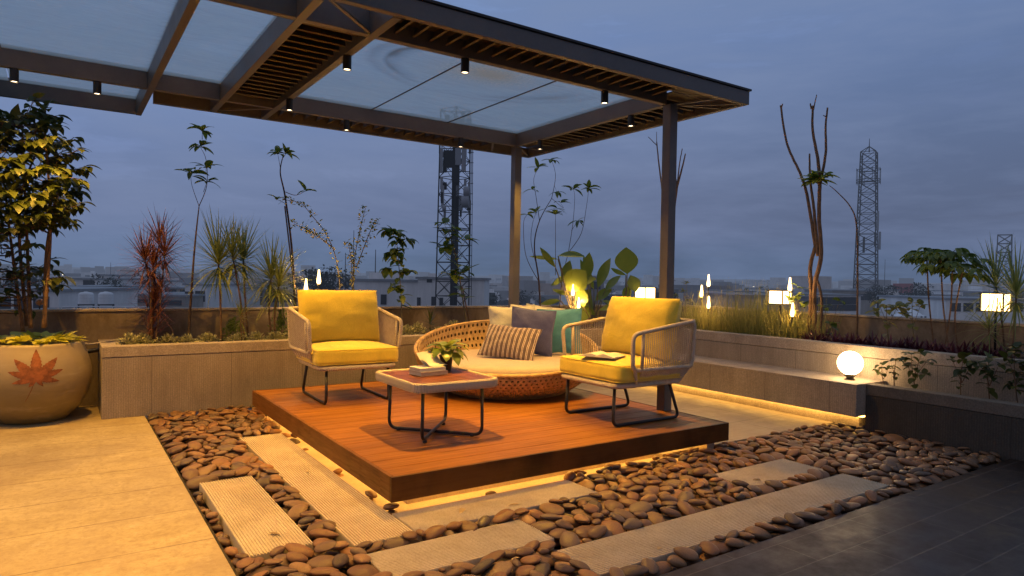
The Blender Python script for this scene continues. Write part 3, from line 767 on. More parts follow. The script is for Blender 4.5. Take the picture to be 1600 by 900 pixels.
# ------------------------------------------------------------------ armchairs
def make_chair():
    r = empty('armchair', (0, 0, 0))
    for s in (-1, 1):
        pts = rounded([(s*.25, -.30, .262), (s*.255, -.315, .012), (s*.255, .335, .012), (s*.25, .235, .262)], .055, 7)
        MB().tube(pts, .0115, 10).build('leg_frame', Mt['black'], r, smooth=True, local=True)
    o = MB()
    o.tube(rounded([(-.30, -.335, .285), (.30, -.335, .285), (.30, .30, .285), (-.30, .30, .285)], .07, 6, True), .018, 10, closed=True)
    o.build('seat_frame', Mt['rope'], r, smooth=True, local=True)
    mb = MB(); 
    for k in range(30): y = -.32+k*.021; mb.tube([(-.30, y, .285), (.30, y, .285)], .009, 5)
    mb.build('seat_webbing', Mt['rope'], r, smooth=True, local=True)
    for s in (-1, 1):
        loop = rounded([(s*.362, -.245, .395), (s*.378, -.262, .640), (s*.378, .345, .722), (s*.362, .345, .395)], .055, 6, True)
        mb = MB().tube(loop, .0145, 10, closed=True)
        mb.tube([(s*.366, -.165, .397), (s*.377, -.165, .650)], .011, 8)
        mb.tube(smooth_path([(s*.362, -.22, .395), (s*.335, -.19, .34), (s*.305, -.15, .285)], 4), .0125, 8)
        mb.build('arm_frame', Mt['rope'], r, smooth=True, local=True)
        mb = MB(); y = -.148
        while y < .34:
            zt = .640+(y+.262)/.607*.082
            mb.tube([(s*.377, y, zt), (s*.369, y, .50), (s*.362, y, .395)], .0039, 5, caps=False)
            yl = -.15+(y+.148)*.86
            mb.tube([(s*.362, y, .395), (s*.302, yl, .285)], .0062, 5, caps=False)
            y += .0185
        mb.build('arm_cords', Mt['rope'], r, smooth=True, local=True)
    mb = MB()
    mb.tube([(-.372, .345, .718), (-.2, .352, .722), (.2, .352, .722), (.372, .345, .718)], .0145, 10)
    mb.tube([(-.36, .345, .397), (.36, .345, .397)], .0145, 10)
    mb.build('back_rail', Mt['rope'], r, smooth=True, local=True)
    mb = MB(); x = -.355
    while x < .36:
        mb.tube([(x, .351, .72), (x, .346, .397)], .0039, 5, caps=False); mb.tube([(x, .346, .397), (x*.84, .30, .285)], .0062, 5, caps=False); x += .0185
    mb.build('back_cords', Mt['rope'], r, smooth=True, local=True)
    sc_o = bolster('seat_cushion', -.338, .338, -.345, .30, .305, .435, Mt['yellow'], r, seed=3, rc=.04)
    mb = MB()
    for zz in (.424, .316): mb.tube(rounded([(-.334, -.341, zz), (.334, -.341, zz), (.334, .296, zz), (-.334, .296, zz)], .06, 6, True), .0035, 6, closed=True)
    mb.build('piping', Mt['yellow'], sc_o, smooth=True, local=True)
    return r
def back_cushion(r, seed):
    o, P = pillow('back_cushion', .68, .45, .24, Mt['yellow'], r, pinch=.035, wr=.007, seed=seed, puff=.74)
    MB().tube([Vector(p) for p in P], .0035, 6, closed=True).build('piping', Mt['yellow'], o, smooth=True, local=True)
    o.location = (0, .175, .655); o.rotation_euler = (R_(-13), 0, 0)
    return o
ch = make_chair(); back_cushion(ch, 2)
ch2 = copy_tree(ch)
ch.location = (1.945, 5.30, DT); ch2.location = (3.42, 3.59, DT); ch2.rotation_euler = (0, 0, R_(-90)); ch.rotation_euler = (0, 0, R_(-1.5))
tag(ch, 'beige rope armchair with mustard cushions in front of the long planter, facing the viewer', 'armchair', 'rope armchairs with mustard cushions on the deck')
tag(ch2, 'beige rope armchair with mustard cushions in profile, an open book on its seat', 'armchair', 'rope armchairs with mustard cushions on the deck')

# open book lying on the seat of the second chair
def open_book(loc, rz, label):
    t = empty('open_book', loc, label, 'book', rz=rz)
    for s in (-1, 1):
        mb = MB(); n = 10; L = .19
        for i in range(n+1):
            u = i/n; x = s*u*.135; z = .004+.020*math.sin(PI*min(1, u*1.15))**.8*(1-.35*u)+.004
            mb.v += [(x, -L/2, z), (x, L/2, z), (x, L/2, .003), (x, -L/2, .003)]
        for i in range(n):
            a = 4*i; b = 4*(i+1)
            for k in range(4): l = (k+1) % 4; mb.f.append((a+k, a+l, b+l, b+k) if s > 0 else (a+k, b+k, b+l, a+l))
        mb.f.append((4*n, 4*n+1, 4*n+2, 4*n+3))
        mb.build('pages', Mt['paper'], t, local=True, smooth=True, auto=40)
    MB().box(-.14, .14, -.099, .099, 0, .0025).build('cover', Mt['bookcover'], t, local=True)
    return t
def m_paper():
    t = NT('printed paper'); v = t.coord(); s = t.sep(v)
    ln = t.math('GREATER_THAN', t.math('FRACT', t.math('MULTIPLY', s[0], 110)), .62)
    wd = t.ramp(t.noise(t.coord('Object', (30, 160, 1)), 3, 2), [(.48, 0), (.52, 1)])
    inx = t.math('MULTIPLY', t.math('GREATER_THAN', t.math('ABSOLUTE', s[0]), .018), t.math('LESS_THAN', t.math('ABSOLUTE', s[1]), .082))
    f = t.math('MULTIPLY', t.math('MULTIPLY', ln, wd), t.math('MULTIPLY', inx, .35))
    t.bsdf(t.mix(f, (.66, .60, .50), (.15, .13, .12)), .7); return t.m
Mt['paper'] = m_paper(); Mt['bookcover'] = mat('worn card cover', (.42, .30, .22), .6, .2, 12)
open_book(Vector((3.20, 3.56, DT+.458)), R_(-68), 'open book lying face up on the mustard seat of the right armchair')

# ------------------------------------------------------------------ coffee table
TX, TY, TZ = 1.985, 3.785, .562
tb = empty('coffee_table', (TX, TY, DT), 'square coffee table with rope wrapped rim, dark red slatted top and black crossed legs', 'table')
mb = MB(); hx, hy = .285, .315
for k, zz in enumerate((TZ-.011, TZ-.018, TZ-.025, TZ-.032, TZ-.039, TZ-.045)):
    mb.tube([p+Vector((0, 0, 0)) for p in rounded([(TX-hx, TY-hy, zz), (TX+hx, TY-hy, zz), (TX+hx, TY+hy, zz), (TX-hx, TY+hy, zz)], .075, 8, True)], .0138 if k < 4 else (.0130 if k == 4 else .011), 12, closed=True)
mb  .build('rim', Mt['rope_pale'], tb, smooth=True)
mb = MB(); y = TY-hy+.016
while y < TY+hy-.02: mb.box(TX-hx+.008, TX+hx-.008, y, y+.0385, TZ-.018, TZ-.006); y += .0505
mb.build('slatted_top', Mt['tablewood'], tb, bevel=.002)
MB().box(TX-.05, TX+.05, TY-hy+.02, TY+hy-.02, TZ-.036, TZ-.0215).build('batten', Mt['tablewood'], tb)
for sx in (-1, 1):
    a = .205; b = .235
    pts = rounded([(TX-sx*a, TY-b, TZ-.04), (TX-sx*a*1.02, TY-b*1.02, DT+.014+.012*(sx > 0)), (TX+sx*a*1.02, TY+b*1.02, DT+.014+.012*(sx > 0)), (TX+sx*a, TY+b, TZ-.04)], .06, 8)
    MB().tube(pts, .0105, 10).build('leg_frame', Mt['black'], tb, smooth=True)
for sx in (-1, 1):
    for sy in (-1, 1): MB().lathe([(.013, 0), (.014, .006), (.011, .016)], (TX+sx*.165, TY+sy*.19, DT+.0005), 12, cap0=True, cap1=True).build('foot', Mt['black'], tb)

# books on the table
def book(loc, sx, sy, sz, rz, label, cover, grp='books piled on the coffee table'):
    t = empty('book', loc, label, 'book', grp, rz)
    MB().box(-sx/2, sx/2, -sy/2, sy/2, 0, .003).build('cover', cover, t, local=True); MB().box(-sx/2, sx/2, -sy/2, sy/2, sz-.003, sz).build('cover', cover, t, local=True)
    MB().box(-sx/2+.0005, -sx/2+.003, -sy/2, sy/2, .003, sz-.003).build('spine', cover, t, local=True)
    MB().box(-sx/2+.004, sx/2-.004, -sy/2+.004, sy/2-.004, .003, sz-.003).build('pages', Mt['pagedge'], t, local=True)
    return t
Mt['pagedge'] = mat('page edges', (.58, .50, .40), .8, .12, 60)
c1 = mat('pale book cover', (.60, .55, .46), .5, .08, 8); c2 = mat('tan book cover', (.46, .34, .24), .5, .1, 8)
bp = at_z(669, 584, TZ)
book((bp.x, bp.y, TZ-.002), .155, .20, .026, R_(96), 'tan covered book, lower of the two lying flat on the coffee table', c2)
book((bp.x-.005, bp.y+.004, TZ+.0245), .145, .19, .022, R_(93), 'pale covered book, upper of the two lying flat on the coffee table', c1)
# a magazine fanned open, propped on the pile
mg = empty('open_magazine', (bp.x+.05, bp.y+.03, TZ+.047), 'white magazine with curling pages propped open beside the potted plant on the coffee table', 'magazine', rz=R_(-60))
for k, (h, x0) in enumerate(((.085, .0), (.07, .035), (.045, .02))):
    mb = MB(); n = 10
    for i in range(n+1):
        u = i/n; x = x0-.075+.10*u; z = h*(1-u)**2.0+.002*k
        mb.v += [(x, -.085, z), (x, .085, z)]
    for i in range(n): mb.f.append((2*i, 2*i+1, 2*i+3, 2*i+2))
    mb.build('page', Mt['paper2'] if 'paper2' in Mt else Mt.setdefault('paper2', mat('white glossy page', (.66, .62, .55), .4, .08, 9)), mg, smooth=True, local=True)
# potted plant on the table
pp = at_z(697, 578, TZ)
pt = empty('potted_plant', (pp.x, pp.y, TZ-.004), 'small leafy plant in a black pot standing on the coffee table', 'plant')
MB().lathe([(.001, 0), (.034, 0), (.046, .095), (.049, .097), (.049, .105), (.044, .105), (.042, .09), (.001, .088)], (pp.x, pp.y, TZ-.004), 28).build('pot', Mt['black'], pt, smooth=True, auto=35)
mb = MB(); r2 = random.Random(4)
for k in range(24):
    a = k*2.4; e = .05+1.0*(k/24)
    d = Vector((math.cos(a)*math.cos(e), math.sin(a)*math.cos(e), math.sin(e)))
    b0 = Vector((pp.x, pp.y, TZ+.095)); m0 = b0+d*.05+Vector((0, 0, .02)); mb.tube([b0, m0], .0022, 5)
    mb.leaf(m0, d, (0, 0, 1), r2.uniform(.095, .135), r2.uniform(.066, .086), r2.uniform(1.0, 1.9), .2, 6)
mb.build('foliage', Mt['leafb'], pt, smooth=True)

# ------------------------------------------------------------------ round wicker daybed
SX, SY = 3.33, 4.99
db = empty('wicker_daybed', (SX, SY, DT), 'large round cane daybed with perforated weave and a sand coloured mat', 'daybed')
hd = Vector((.56, .83)).normalized()
def bowl(a, v):
    dx, dy = math.cos(a), math.sin(a); c = max(-1, min(1, dx*hd.x+dy*hd.y))
    rim_z = .235+.33*((1+c)/2)**1.15; rim_r = .80+.03*((1+c)/2)
    base_r = .50
    t = v
    r = base_r+(rim_r-base_r)*(math.sin(t*PI/2)**.85); z = .012+(rim_z-.012)*t**1.25
    # the rim curls slightly outward then in
    return Vector((SX+r*dx, SY+r*dy, DT+z))
mb = MB(); NA = 108
for i in range(NA):
    rows = 9
    for j in range(rows):
        a0, a1 = 2*PI*(i+(j % 2)*.5)/NA, 2*PI*(i+1+(j % 2)*.5)/NA; v0, v1 = .06+.94*j/rows, .06+.94*(j+1)/rows
        b = len(mb.v); ma, mv = (a0+a1)/2, (v0+v1)/2; ha, hv = (a1-a0)/2, (v1-v0)/2
        outer = [(-1,-1),(0,-1),(1,-1),(1,0),(1,1),(0,1),(-1,1),(-1,0)]
        for ox, oy in outer: mb.v.append(tuple(bowl(ma+ox*ha, mv+oy*hv)))
        for k in range(8):
            an = math.atan2(outer[k][1], outer[k][0]); mb.v.append(tuple(bowl(ma+math.cos(an)*ha*.54, mv+math.sin(an)*hv*.54)))
        for k in range(8): l = (k+1) % 8; mb.f.append((b+k, b+l, b+8+l, b+8+k))
def shrink(k):
    m2 = MB(); m2.f = list(mb.f); m2.v = [(SX+(x-SX)*k, SY+(y-SY)*k, z+(1-k)*.3) for x, y, z in mb.v]; return m2
o = mb.build('cane_shell', Mt['wicker'], db)
o2 = shrink(.966).build('inner_cane_shell', Mt['wicker'], db); m_ = o2.modifiers.new('thick', 'SOLIDIFY'); m_.thickness = .008; m_.offset = 0
lm = MB()
for j in range(13):
    for i in range(96): p = bowl(2*PI*i/96, .06+.93*j/12); lm.v.append((SX+(p.x-SX)*.983, SY+(p.y-SY)*.983, p.z))
for j in range(12):
    for i in range(96): l = (i+1) % 96; lm.f.append((j*96+i, j*96+l, (j+1)*96+l, (j+1)*96+i))
lm.build('lining', mat('dark hole shade', (.05, .022, .010), .9), db, smooth=True)  # dark sheet added behind the cane so its holes look shaded
md = o.modifiers.new('thick', 'SOLIDIFY'); md.thickness = .012; md.offset = 0
mb = MB().tube([bowl(2*PI*k/96, 1.0) for k in range(96)], .017, 10, closed=True); mb.tube([bowl(2*PI*k/96, .05) for k in range(96)], .016, 8, closed=True)
mb.build('rim', Mt['wicker'], db, smooth=True)
mb = MB().lathe([(.001, .0), (.52, .0), (.60, .06), (.62, .10)], (SX, SY, DT+.02), 64); mb.build('inner_lining', mat('dark cane lining', (.09, .045, .02), .8), db, smooth=True)
MT = .305
mb = MB().lathe([(.50, .10), (.60, .12), (.685, .165), (.735, .20), (.752, .235), (.755, .262), (.745, .285), (.72, .300), (.60, .308), (.3, .314), (.001, .316)], (SX, SY, DT-.012), 96)
mb.build('mat', Mt['matf'], db, smooth=True)

# scatter cushions standing on the mat
def scatter(px, py, dist_xy, W_, H_, T_, tilt, yaw, roll, m, label, seed):
    z0 = DT+MT+.0
    t = empty('scatter_cushion', (dist_xy[0], dist_xy[1], z0), label, 'cushion', 'scatter cushions on the round daybed')
    o, P = pillow('cover', W_, H_, T_, m, t, pinch=.16, wr=.010, seed=seed, puff=.42)
    mb = MB().tube([Vector(p) for p in P], .0032, 6, closed=True); sm = mb.build('piping', m, o, smooth=True, local=True)
    o.rotation_euler = (R_(tilt), R_(roll), 0); lift = H_/2*math.cos(R_(tilt))*(abs(math.cos(R_(roll)))+abs(math.sin(R_(roll)))*W_/H_)
    o.location = (0, math.sin(R_(-tilt))*H_/2, lift-.006); t.rotation_euler = (0, 0, R_(yaw))
    return t
def mp(px, py): p = at_z(px, py, DT+MT+.004); return (p.x, p.y)
FACE = -34
scatter(0, 0, mp(801, 550), .45, .45, .15, -16, FACE+4, -2, Mt['cream'], 'cream cushion at the left of the pile, half behind the striped one', 1)
scatter(0, 0, mp(826, 544), .42, .43, .13, -12, FACE-6, 3, Mt['cream'], 'cream cushion of which only the top shows behind the mauve one', 2)
scatter(0, 0, mp(846, 543), .40, .42, .13, -12, FACE-12, 6, Mt['cream'], 'cream cushion showing just a corner behind the teal one', 8)
scatter(0, 0, mp(871, 553), .43, .43, .15, -15, FACE-14, -3, Mt['teal'], 'teal cushion at the right end of the pile, next to the armchair arm', 3)
scatter(0, 0, mp(830, 555), .41, .43, .15, -17, FACE-4, 5, Mt['purple'], 'charcoal mauve cushion in the middle of the pile behind the striped one', 4)
scatter(0, 0, mp(790, 560), .50, .37, .15, -46, FACE-16, 4, Mt['stripe'], 'brown and cream striped oblong cushion lying in front of the others', 5)

# ------------------------------------------------------------------ big clay pot
PX, PY = -.175, 6.46
bpot = empty('clay_pot', (PX, PY, 0), 'large round clay pot with an orange painted maple leaf', 'pot')
prof = [(.001, .0), (.20, .0), (.235, .02), (.30, .09), (.358, .19), (.388, .30), (.385, .40), (.362, .50), (.335, .575), (.325, .605), (.312, .618), (.298, .612), (.295, .59), (.29, .56), (.001, .555)]
pf = smooth_path([(r, 0, z) for r, z in prof[1:11]], 4)
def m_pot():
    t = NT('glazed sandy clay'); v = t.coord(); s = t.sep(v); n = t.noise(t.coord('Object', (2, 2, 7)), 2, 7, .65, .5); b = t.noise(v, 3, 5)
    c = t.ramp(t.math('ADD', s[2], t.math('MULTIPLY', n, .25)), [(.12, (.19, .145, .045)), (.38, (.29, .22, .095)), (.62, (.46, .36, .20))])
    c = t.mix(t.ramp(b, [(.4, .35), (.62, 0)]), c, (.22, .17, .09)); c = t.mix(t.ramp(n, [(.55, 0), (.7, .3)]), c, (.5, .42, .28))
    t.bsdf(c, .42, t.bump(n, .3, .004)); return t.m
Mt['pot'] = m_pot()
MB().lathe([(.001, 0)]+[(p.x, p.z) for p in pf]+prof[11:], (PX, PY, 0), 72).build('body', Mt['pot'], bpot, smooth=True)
MB().lathe([(.30, .555), (.001, .556)], (PX, PY, 0), 40).build('soil', Mt['soil'], bpot)
# painted leaf: a thin decal wrapped on the surface
def rad(z):
    for a, b in zip(pf, pf[1:]):
        if a.z <= z <= b.z: return a.x+(b.x-a.x)*(z-a.z)/max(1e-6, b.z-a.z)
    return .38
lobes = [(90, 1.0, .31), (45, .96, .28), (135, .96, .28), (17, .86, .22), (163, .86, .22), (-12, .70, .18), (192, .70, .18), (-55, .36, .12), (235, .36, .12)]
ca = math.atan2(-PY, -PX)+.03; zc = .375; A_ = .215; mb = MB()
for th, L, wd in lobes:
    L *= A_; W2 = wd*A_*.95; n = 26; b = len(mb.v); tr_ = R_(th)
    for i in range(n+1):
        t_ = i/n; ww = W2*(math.sin(PI*min(1, t_*.86+.14))**.9)*(1+.16*((i % 3) == 0)-.06)*(1 if t_ < .97 else .1); ww = max(.0006, ww*.5*1.15)
        for sd in (-1, 0, 1):
            x = math.cos(tr_)*L*t_-math.sin(tr_)*ww*sd; z = math.sin(tr_)*L*t_+math.cos(tr_)*ww*sd
            zz = zc+z; r0 = rad(zz)+.0012+.00025*(abs(lobes.index((th, L/A_, wd)) if (th, L/A_, wd) in lobes else 0)+1)
            ang = ca+x/.385; mb.v.append((PX+r0*math.cos(ang), PY+r0*math.sin(ang), zz))
    for i in range(n):
        a = b+3*i; mb.f += [(a, a+1, a+4, a+3), (a+1, a+2, a+5, a+4)]
pts = []
for i in range(12):
    t_ = i/11; x = -.012-.055*t_**1.5; zz = zc-.02-.15*t_; r0 = rad(zz)+.001; ang = ca+x/.385; pts.append((PX+r0*math.cos(ang), PY+r0*math.sin(ang), zz))
mb.tube(pts, [.003-.0015*i/11 for i in range(12)], 5)
mb.build('painted_maple_leaf', mat('burnt orange paint', (.27, .088, .03), .7, .55, 22, .3, 60), bpot)
# tubes between pot and planter
o = MB().tube(smooth_path([(PX+.27, PY+.05, .60), (.20, 6.55, .575), (.33, 6.6, .590), (.42, 6.65, .592), (.62, 6.7, .58)], 6), .008, 8).build('water_pipe', Mt['rope'], smooth=True); tag(o, 'thin pale hose running from the large pot into the planter', 'hose')
o = MB().tube(smooth_path([(PX+.33, PY+.12, .50), (.17, 6.6, .505), (.28, 6.62, .52)], 6), .018, 8).build('drain_pipe', Mt['black'], smooth=True); tag(o, 'short black pipe between the large pot and the planter end', 'pipe')
# ------------------------------------------------------------------ plants
def V(*a): return Vector(a)
def rv(r, s=1): return V(r.uniform(-1, 1), r.uniform(-1, 1), r.uniform(-1, 1))*s
# pot tree: a bushy young tree, round leaves in layered sprays
def pot_tree():
    r = random.Random(21); bz = .55
    t = empty('potted_tree', (PX, PY, bz), 'bushy young tree with round leaves growing from the large clay pot', 'tree')
    stems = [((68, 503), (79, 350), (70, 210)), ((48, 503), (42, 370), (35, 200)), ((36, 508), (20, 400), (8, 300)), ((42, 500), (30, 330), (60, 230)), ((70, 500), (74, 380), (100, 270))]
    lf = MB(); tw = MB(); TP = []
    for k, (a, b, c) in enumerate(stems):
        Yp = PY+(-.12, .05, .1, .15, -.05)[k]; P = [at_Y(*a, Yp)+V(0, 0, -.05), at_Y(*b, Yp+.03), at_Y(*c, Yp+.1*(k-2)*.5)]
        pts = smooth_path(P, 10); TP += pts; MB().tube(pts, [.0155-.010*i/len(pts) for i in range(len(pts))], 8).build('trunk', Mt['bark'], t, smooth=True)
    c0 = at_Y(-25, 300, PY)
    def spray(o, d, n, L0):
        p = o.copy(); pts = [p.copy()]
        for i in range(n):
            p = p+d*.045; d = (d+rv(r, .16)+V(0, 0, -.05)).normalized(); pts.append(p.copy())
            for s in (-1, 1):
                if r.random() < .82:
                    sd = d.cross(V(0, 0, 1)).normalized()*s
                    ld = (sd*.9+d*.5+V(0, 0, r.uniform(-.7, .05))+rv(r, .3)).normalized()
                    l = r.uniform(.05, .082)*L0
                    lf.leaf(p+ld*.015, ld, V(0, 0, 1)+rv(r, .35), l, l*r.uniform(.72, .92), r.uniform(.6, 1.6), .18, 4, 'heart')
        lf.leaf(p, d, V(0, 0, 1), .11*L0, .075*L0, 1.0, .15, 4, 'heart')
        tw.tube(pts, .0028, 4, caps=False)
    # (px, py, horizontal spread of the crown there)
    n = 0
    while n < 360:
        py = r.uniform(165, 480)
        half = 118 if py < 330 else (112-(py-330)*.35)
        if 165 <= py < 215: half = 60+(py-165)*1.2
        px = r.uniform(-170, half*.95)
        if py > 350 and r.random() < .74: continue
        if px < -60 and r.random() < .4: continue
        o = at_Y(px, py, PY+r.uniform(-.38, .38)*(.9 if py < 380 else .5))
        out = V((o.x-c0.x), (o.y-PY)*1.0, .15+.25*r.random()).normalized()
        o = o-out*.12; q_ = min(TP, key=lambda q: (q-o).length); tw.tube([q_, q_.lerp(o, .5)+V(0, 0, .03), o], .004, 4, caps=False)
        spray(o, (out+rv(r, .5)).normalized(), r.randint(3, 6), r.uniform(.85, 1.15)); n += 1
    lf.build('crown', Mt['leafd'], t, smooth=True); tw.build('twigs', Mt['darkbark'], t)
    # yellow-green leaves at the pot rim
    t2 = empty('pothos', (PX, PY, bz), 'bright yellow green creeper covering the soil of the large clay pot', 'plant')
    mb = MB()
    for k in range(110):
        a = r.uniform(0, 2*PI); rr = .30*math.sqrt(r.random()); o = V(PX+rr*math.cos(a), PY+rr*math.sin(a), bz+.07+r.random()*.035)
        d = V(math.cos(a)+r.uniform(-.6, .6), math.sin(a)+r.uniform(-.6, .6), r.uniform(.0, .7)).normalized()
        l = r.uniform(.08, .13)*(1-.35*(rr > .24)); mb.leaf(o, d, V(0, 0, 1)+rv(r, .25), l, l*.7, r.uniform(.1, .6), .2, 5, 'heart')
    mb.build('leaves', Mt['leafy'], t2, smooth=True)
pot_tree()

# spiky-headed plants on thin stems
def spiky(name, heads, label, m, group=None, r=random.Random(1), nl=70, L=.36, W_=.011, stemr=.008, stemm='bark', base=None, cat='plant', droop=1.0, lowleaf=0):
    """heads: list of (base point, head point)"""
    t = empty(name, base or heads[0][0], label, cat, group)
    lf = MB()
    for b, h in heads:
        mid = (b+h)/2+rv(r, .03); pts = smooth_path([b, mid, h], 8)
        MB().tube(pts, [stemr*(1-.35*i/len(pts)) for i in range(len(pts))], 7).build('stem', Mt[stemm], t, smooth=True)
        ax = (h-mid).normalized()
        for k in range(nl):
            a = k*2.399+r.random(); e = -.75+2.15*(k/nl)
            d = V(math.cos(a)*math.cos(e), math.sin(a)*math.cos(e), math.sin(e))
            lf.leaf(h-ax*.10*(1-k/nl), (d+ax*.12).normalized(), V(0, 0, 1)+rv(r, .2), L*r.uniform(.7, 1.12), W_*r.uniform(.8, 1.2), droop*r.uniform(.1, .9)*(1.2-k/nl), .25, 5, 'blade')
        for k in range(lowleaf):
            q = b.lerp(h, r.uniform(.05, .9)); a = r.uniform(0, 2*PI); d = V(math.cos(a), math.sin(a), r.uniform(.3, 1.6)).normalized()
            lf.leaf(q, d, V(0, 0, 1), L*r.uniform(.5, 1), W_, r.uniform(.1, .8), .25, 5, 'blade')
    lf.build('leaves', Mt[m], t, smooth=True); return t
def LP(px, z, Y=6.6): # stem foot on the left planter at picture column px
    p = at_Y(px, 520, Y); return V(p.x, Y, z)
YB = 6.62
spiky('red_cordyline', [(LP(238, .55, 6.55), at_Y(240, 412, 6.55)), (LP(233, .55, 6.62), at_Y(226, 400, 6.6)), (LP(243, .55, 6.5), at_Y(258, 392, 6.55)), (LP(240, .55, 6.6), at_Y(243, 465, 6.6)), (LP(240, .55, 6.6), at_Y(250, 372, 6.65))],
      'dark red spiky cordyline in the planter beside the large pot', 'leafr', None, random.Random(3), 85, .31, .012, .007, 'bark', None, 'plant', .8, 34)
GY = 'spiky green dracaenas along the long planter'
spiky('green_dracaena', [(LP(346, .55), at_Y(341, 405, YB))], 'spiky green dracaena nearest the red plant, left of the armchair', 'yucca', GY, random.Random(5), 120, .48, .016, .011)
spiky('green_dracaena', [(LP(383, .55, 6.5), at_Y(363, 398, 6.55))], 'second spiky green dracaena, its stem leaning left', 'yucca', GY, random.Random(6), 105, .42, .015, .010)
spiky('green_dracaena', [(LP(388, .55, 6.7), at_Y(380, 400, 6.65))], 'third spiky green dracaena, with the most upright stem', 'yucca', GY, random.Random(7), 105, .42, .015, .010)
spiky('green_dracaena', [(LP(425, .55, 6.55), at_Y(424, 428, 6.55)), (LP(430, .55, 6.5), at_Y(437, 440, 6.5))], 'double headed green dracaena right behind the left armchair arm', 'yucca', GY, random.Random(8), 105, .42, .015, .010, droop=1.6)
spiky('young_dracaena', [(LP(378, .55, 6.42), at_Y(376, 488, 6.42))], 'low young dracaena between the taller ones', 'yucca', None, random.Random(9), 36, .22, .009, .006)

def leaf_cluster(mb, p, d, n, L, W_, r, droop=1.0, spread=1.0, shape='ovate'):
    for k in range(n):
        a = k*2.4+r.random()*.7; e = r.uniform(-.3, .9)
        ld = V(math.cos(a)*math.cos(e), math.sin(a)*math.cos(e), math.sin(e))*spread+d*.35
        mb.leaf(p+rv(r, .01), ld.normalized(), V(0, 0, 1)+rv(r, .3), L*r.uniform(.6, 1.1), W_*r.uniform(.7, 1.1), droop*r.uniform(.3, 1.3), .2, 5, shape)
def sapling(name, trunk, branches, label, group=None, r=random.Random(2), leafm='leaf', stemr=.008, L=.11, W_=.04, n=7, stemm='darkbark', cat='sapling', droop=1.2, tips=True, shape='ovate', side=0):
    t = empty(name, trunk[0], label, cat, group)
    pts = smooth_path(trunk, 8); MB().tube(pts, [stemr*(1-.72*i/len(pts)) for i in range(len(pts))], 7).build('trunk', Mt[stemm], t, smooth=True)
    lf = MB()
    for br in branches:
        p2 = smooth_path(br[0], 6) if len(br[0]) > 1 else br[0]
        if len(br[0]) > 1: MB().tube(p2, [br[1]*(1-.6*i/len(p2)) for i in range(len(p2))], 5).build('branch', Mt[stemm], t, smooth=True)
        if br[2]: leaf_cluster(lf, p2[-1], (p2[-1]-p2[-2]).normalized() if len(p2) > 1 else V(0, 0, 1), br[2], L, W_, r, droop, 1, shape)
    if n: leaf_cluster(lf, pts[-1], (pts[-1]-pts[-2]).normalized(), n, L, W_, r, droop, 1, shape)
    for k in range(side):
        q = pts[int(r.uniform(.3, 1)*(len(pts)-1))]; a = r.uniform(0, 2*PI); d = V(math.cos(a), math.sin(a), r.uniform(-.1, .6)).normalized()
        lf.leaf(q, d, V(0, 0, 1)+rv(r, .3), L*r.uniform(.6, 1.1), W_*r.uniform(.7, 1.1), droop*r.uniform(.3, 1.2), .2, 5, shape)
    if lf.v: lf.build('foliage', Mt[leafm], t, smooth=True)
    return t
def Y6(px, py, Y=6.62): return at_Y(px, py, Y)
sapling('thin_sapling', [LP(294, .55), Y6(303, 400), Y6(311, 322)], [([Y6(311, 322), Y6(323, 290), Y6(322, 250), Y6(312, 228)], .004, 9), ([Y6(311, 322), Y6(300, 290), Y6(298, 270)], .003, 8), ([Y6(322, 268), Y6(322, 262)], .003, 8), ([Y6(318, 300), Y6(323, 285)], .003, 7), ([Y6(316, 218), Y6(316, 205)], .003, 8)],
        'tall thin sapling with leaf tufts, left of the spiky dracaenas', 'tall thin saplings in the long planter', random.Random(4), 'leaf', .013, .15, .056, 0, 'darkbark')
sapling('thin_sapling', [LP(463, .55), Y6(457, 400), Y6(446, 310), Y6(438, 270), Y6(442, 245)], [([Y6(446, 300), Y6(462, 305), Y6(478, 298)], .004, 7), ([Y6(438, 262), Y6(434, 240)], .003, 8), ([Y6(440, 250), Y6(447, 240)], .003, 9), ([Y6(446, 318), Y6(434, 312)], .003, 3)],
        'tall thin sapling with leaf tufts, rising beside the left armchair', 'tall thin saplings in the long planter', random.Random(14), 'leaf', .013, .15, .056, 0, 'darkbark')
# stakes
for px, top, lb in ((466, 322, 'thin wooden stake beside the tall sapling at the left armchair'),):
    o = MB().tube([LP(px+4, .5, 6.6), Y6(px-21, 322, 6.6)], .007, 6).build('plant_stake', Mt['darkbark'], smooth=True); tag(o, lb, 'stake')
# arching small-leaved creepers
def creeper(paths, label, r, group, Y=6.55, n=60, L=.045, W_=.028, name='creeper', spread=.05):
    t = empty(name, paths[0][0], label, 'plant', group); lf = MB()
    for P in paths:
        p2 = smooth_path(P, 10); MB().tube(p2, [.006*(1-.6*i/len(p2)) for i in range(len(p2))], 6).build('stem', Mt['stemg'], t, smooth=True)
        for k in range(n):
            q = p2[min(len(p2)-1, int((.12+.88*r.random())*len(p2)))]+rv(r, spread); d = (rv(r)+V(0, 0, .3)).normalized()
            lf.leaf(q, d, V(0, 0, 1)+rv(r, .4), L*r.uniform(.6, 1.2), W_*r.uniform(.7, 1.1), r.uniform(.2, 1), .2, 3)
    lf.build('foliage', Mt['grass'] if name == 'creeper' else Mt['leaf'], t, smooth=True)
GC = 'small leaved creepers behind the left armchair'
creeper([[LP(535, .6), Y6(528, 420), Y6(512, 370), Y6(490, 340), Y6(470, 318), Y6(444, 312)], [Y6(518, 385), Y6(495, 368), Y6(478, 358), Y6(460, 350)]], 'arching small leaved creeper reaching left above the armchair', random.Random(3), GC, n=75, spread=.035)
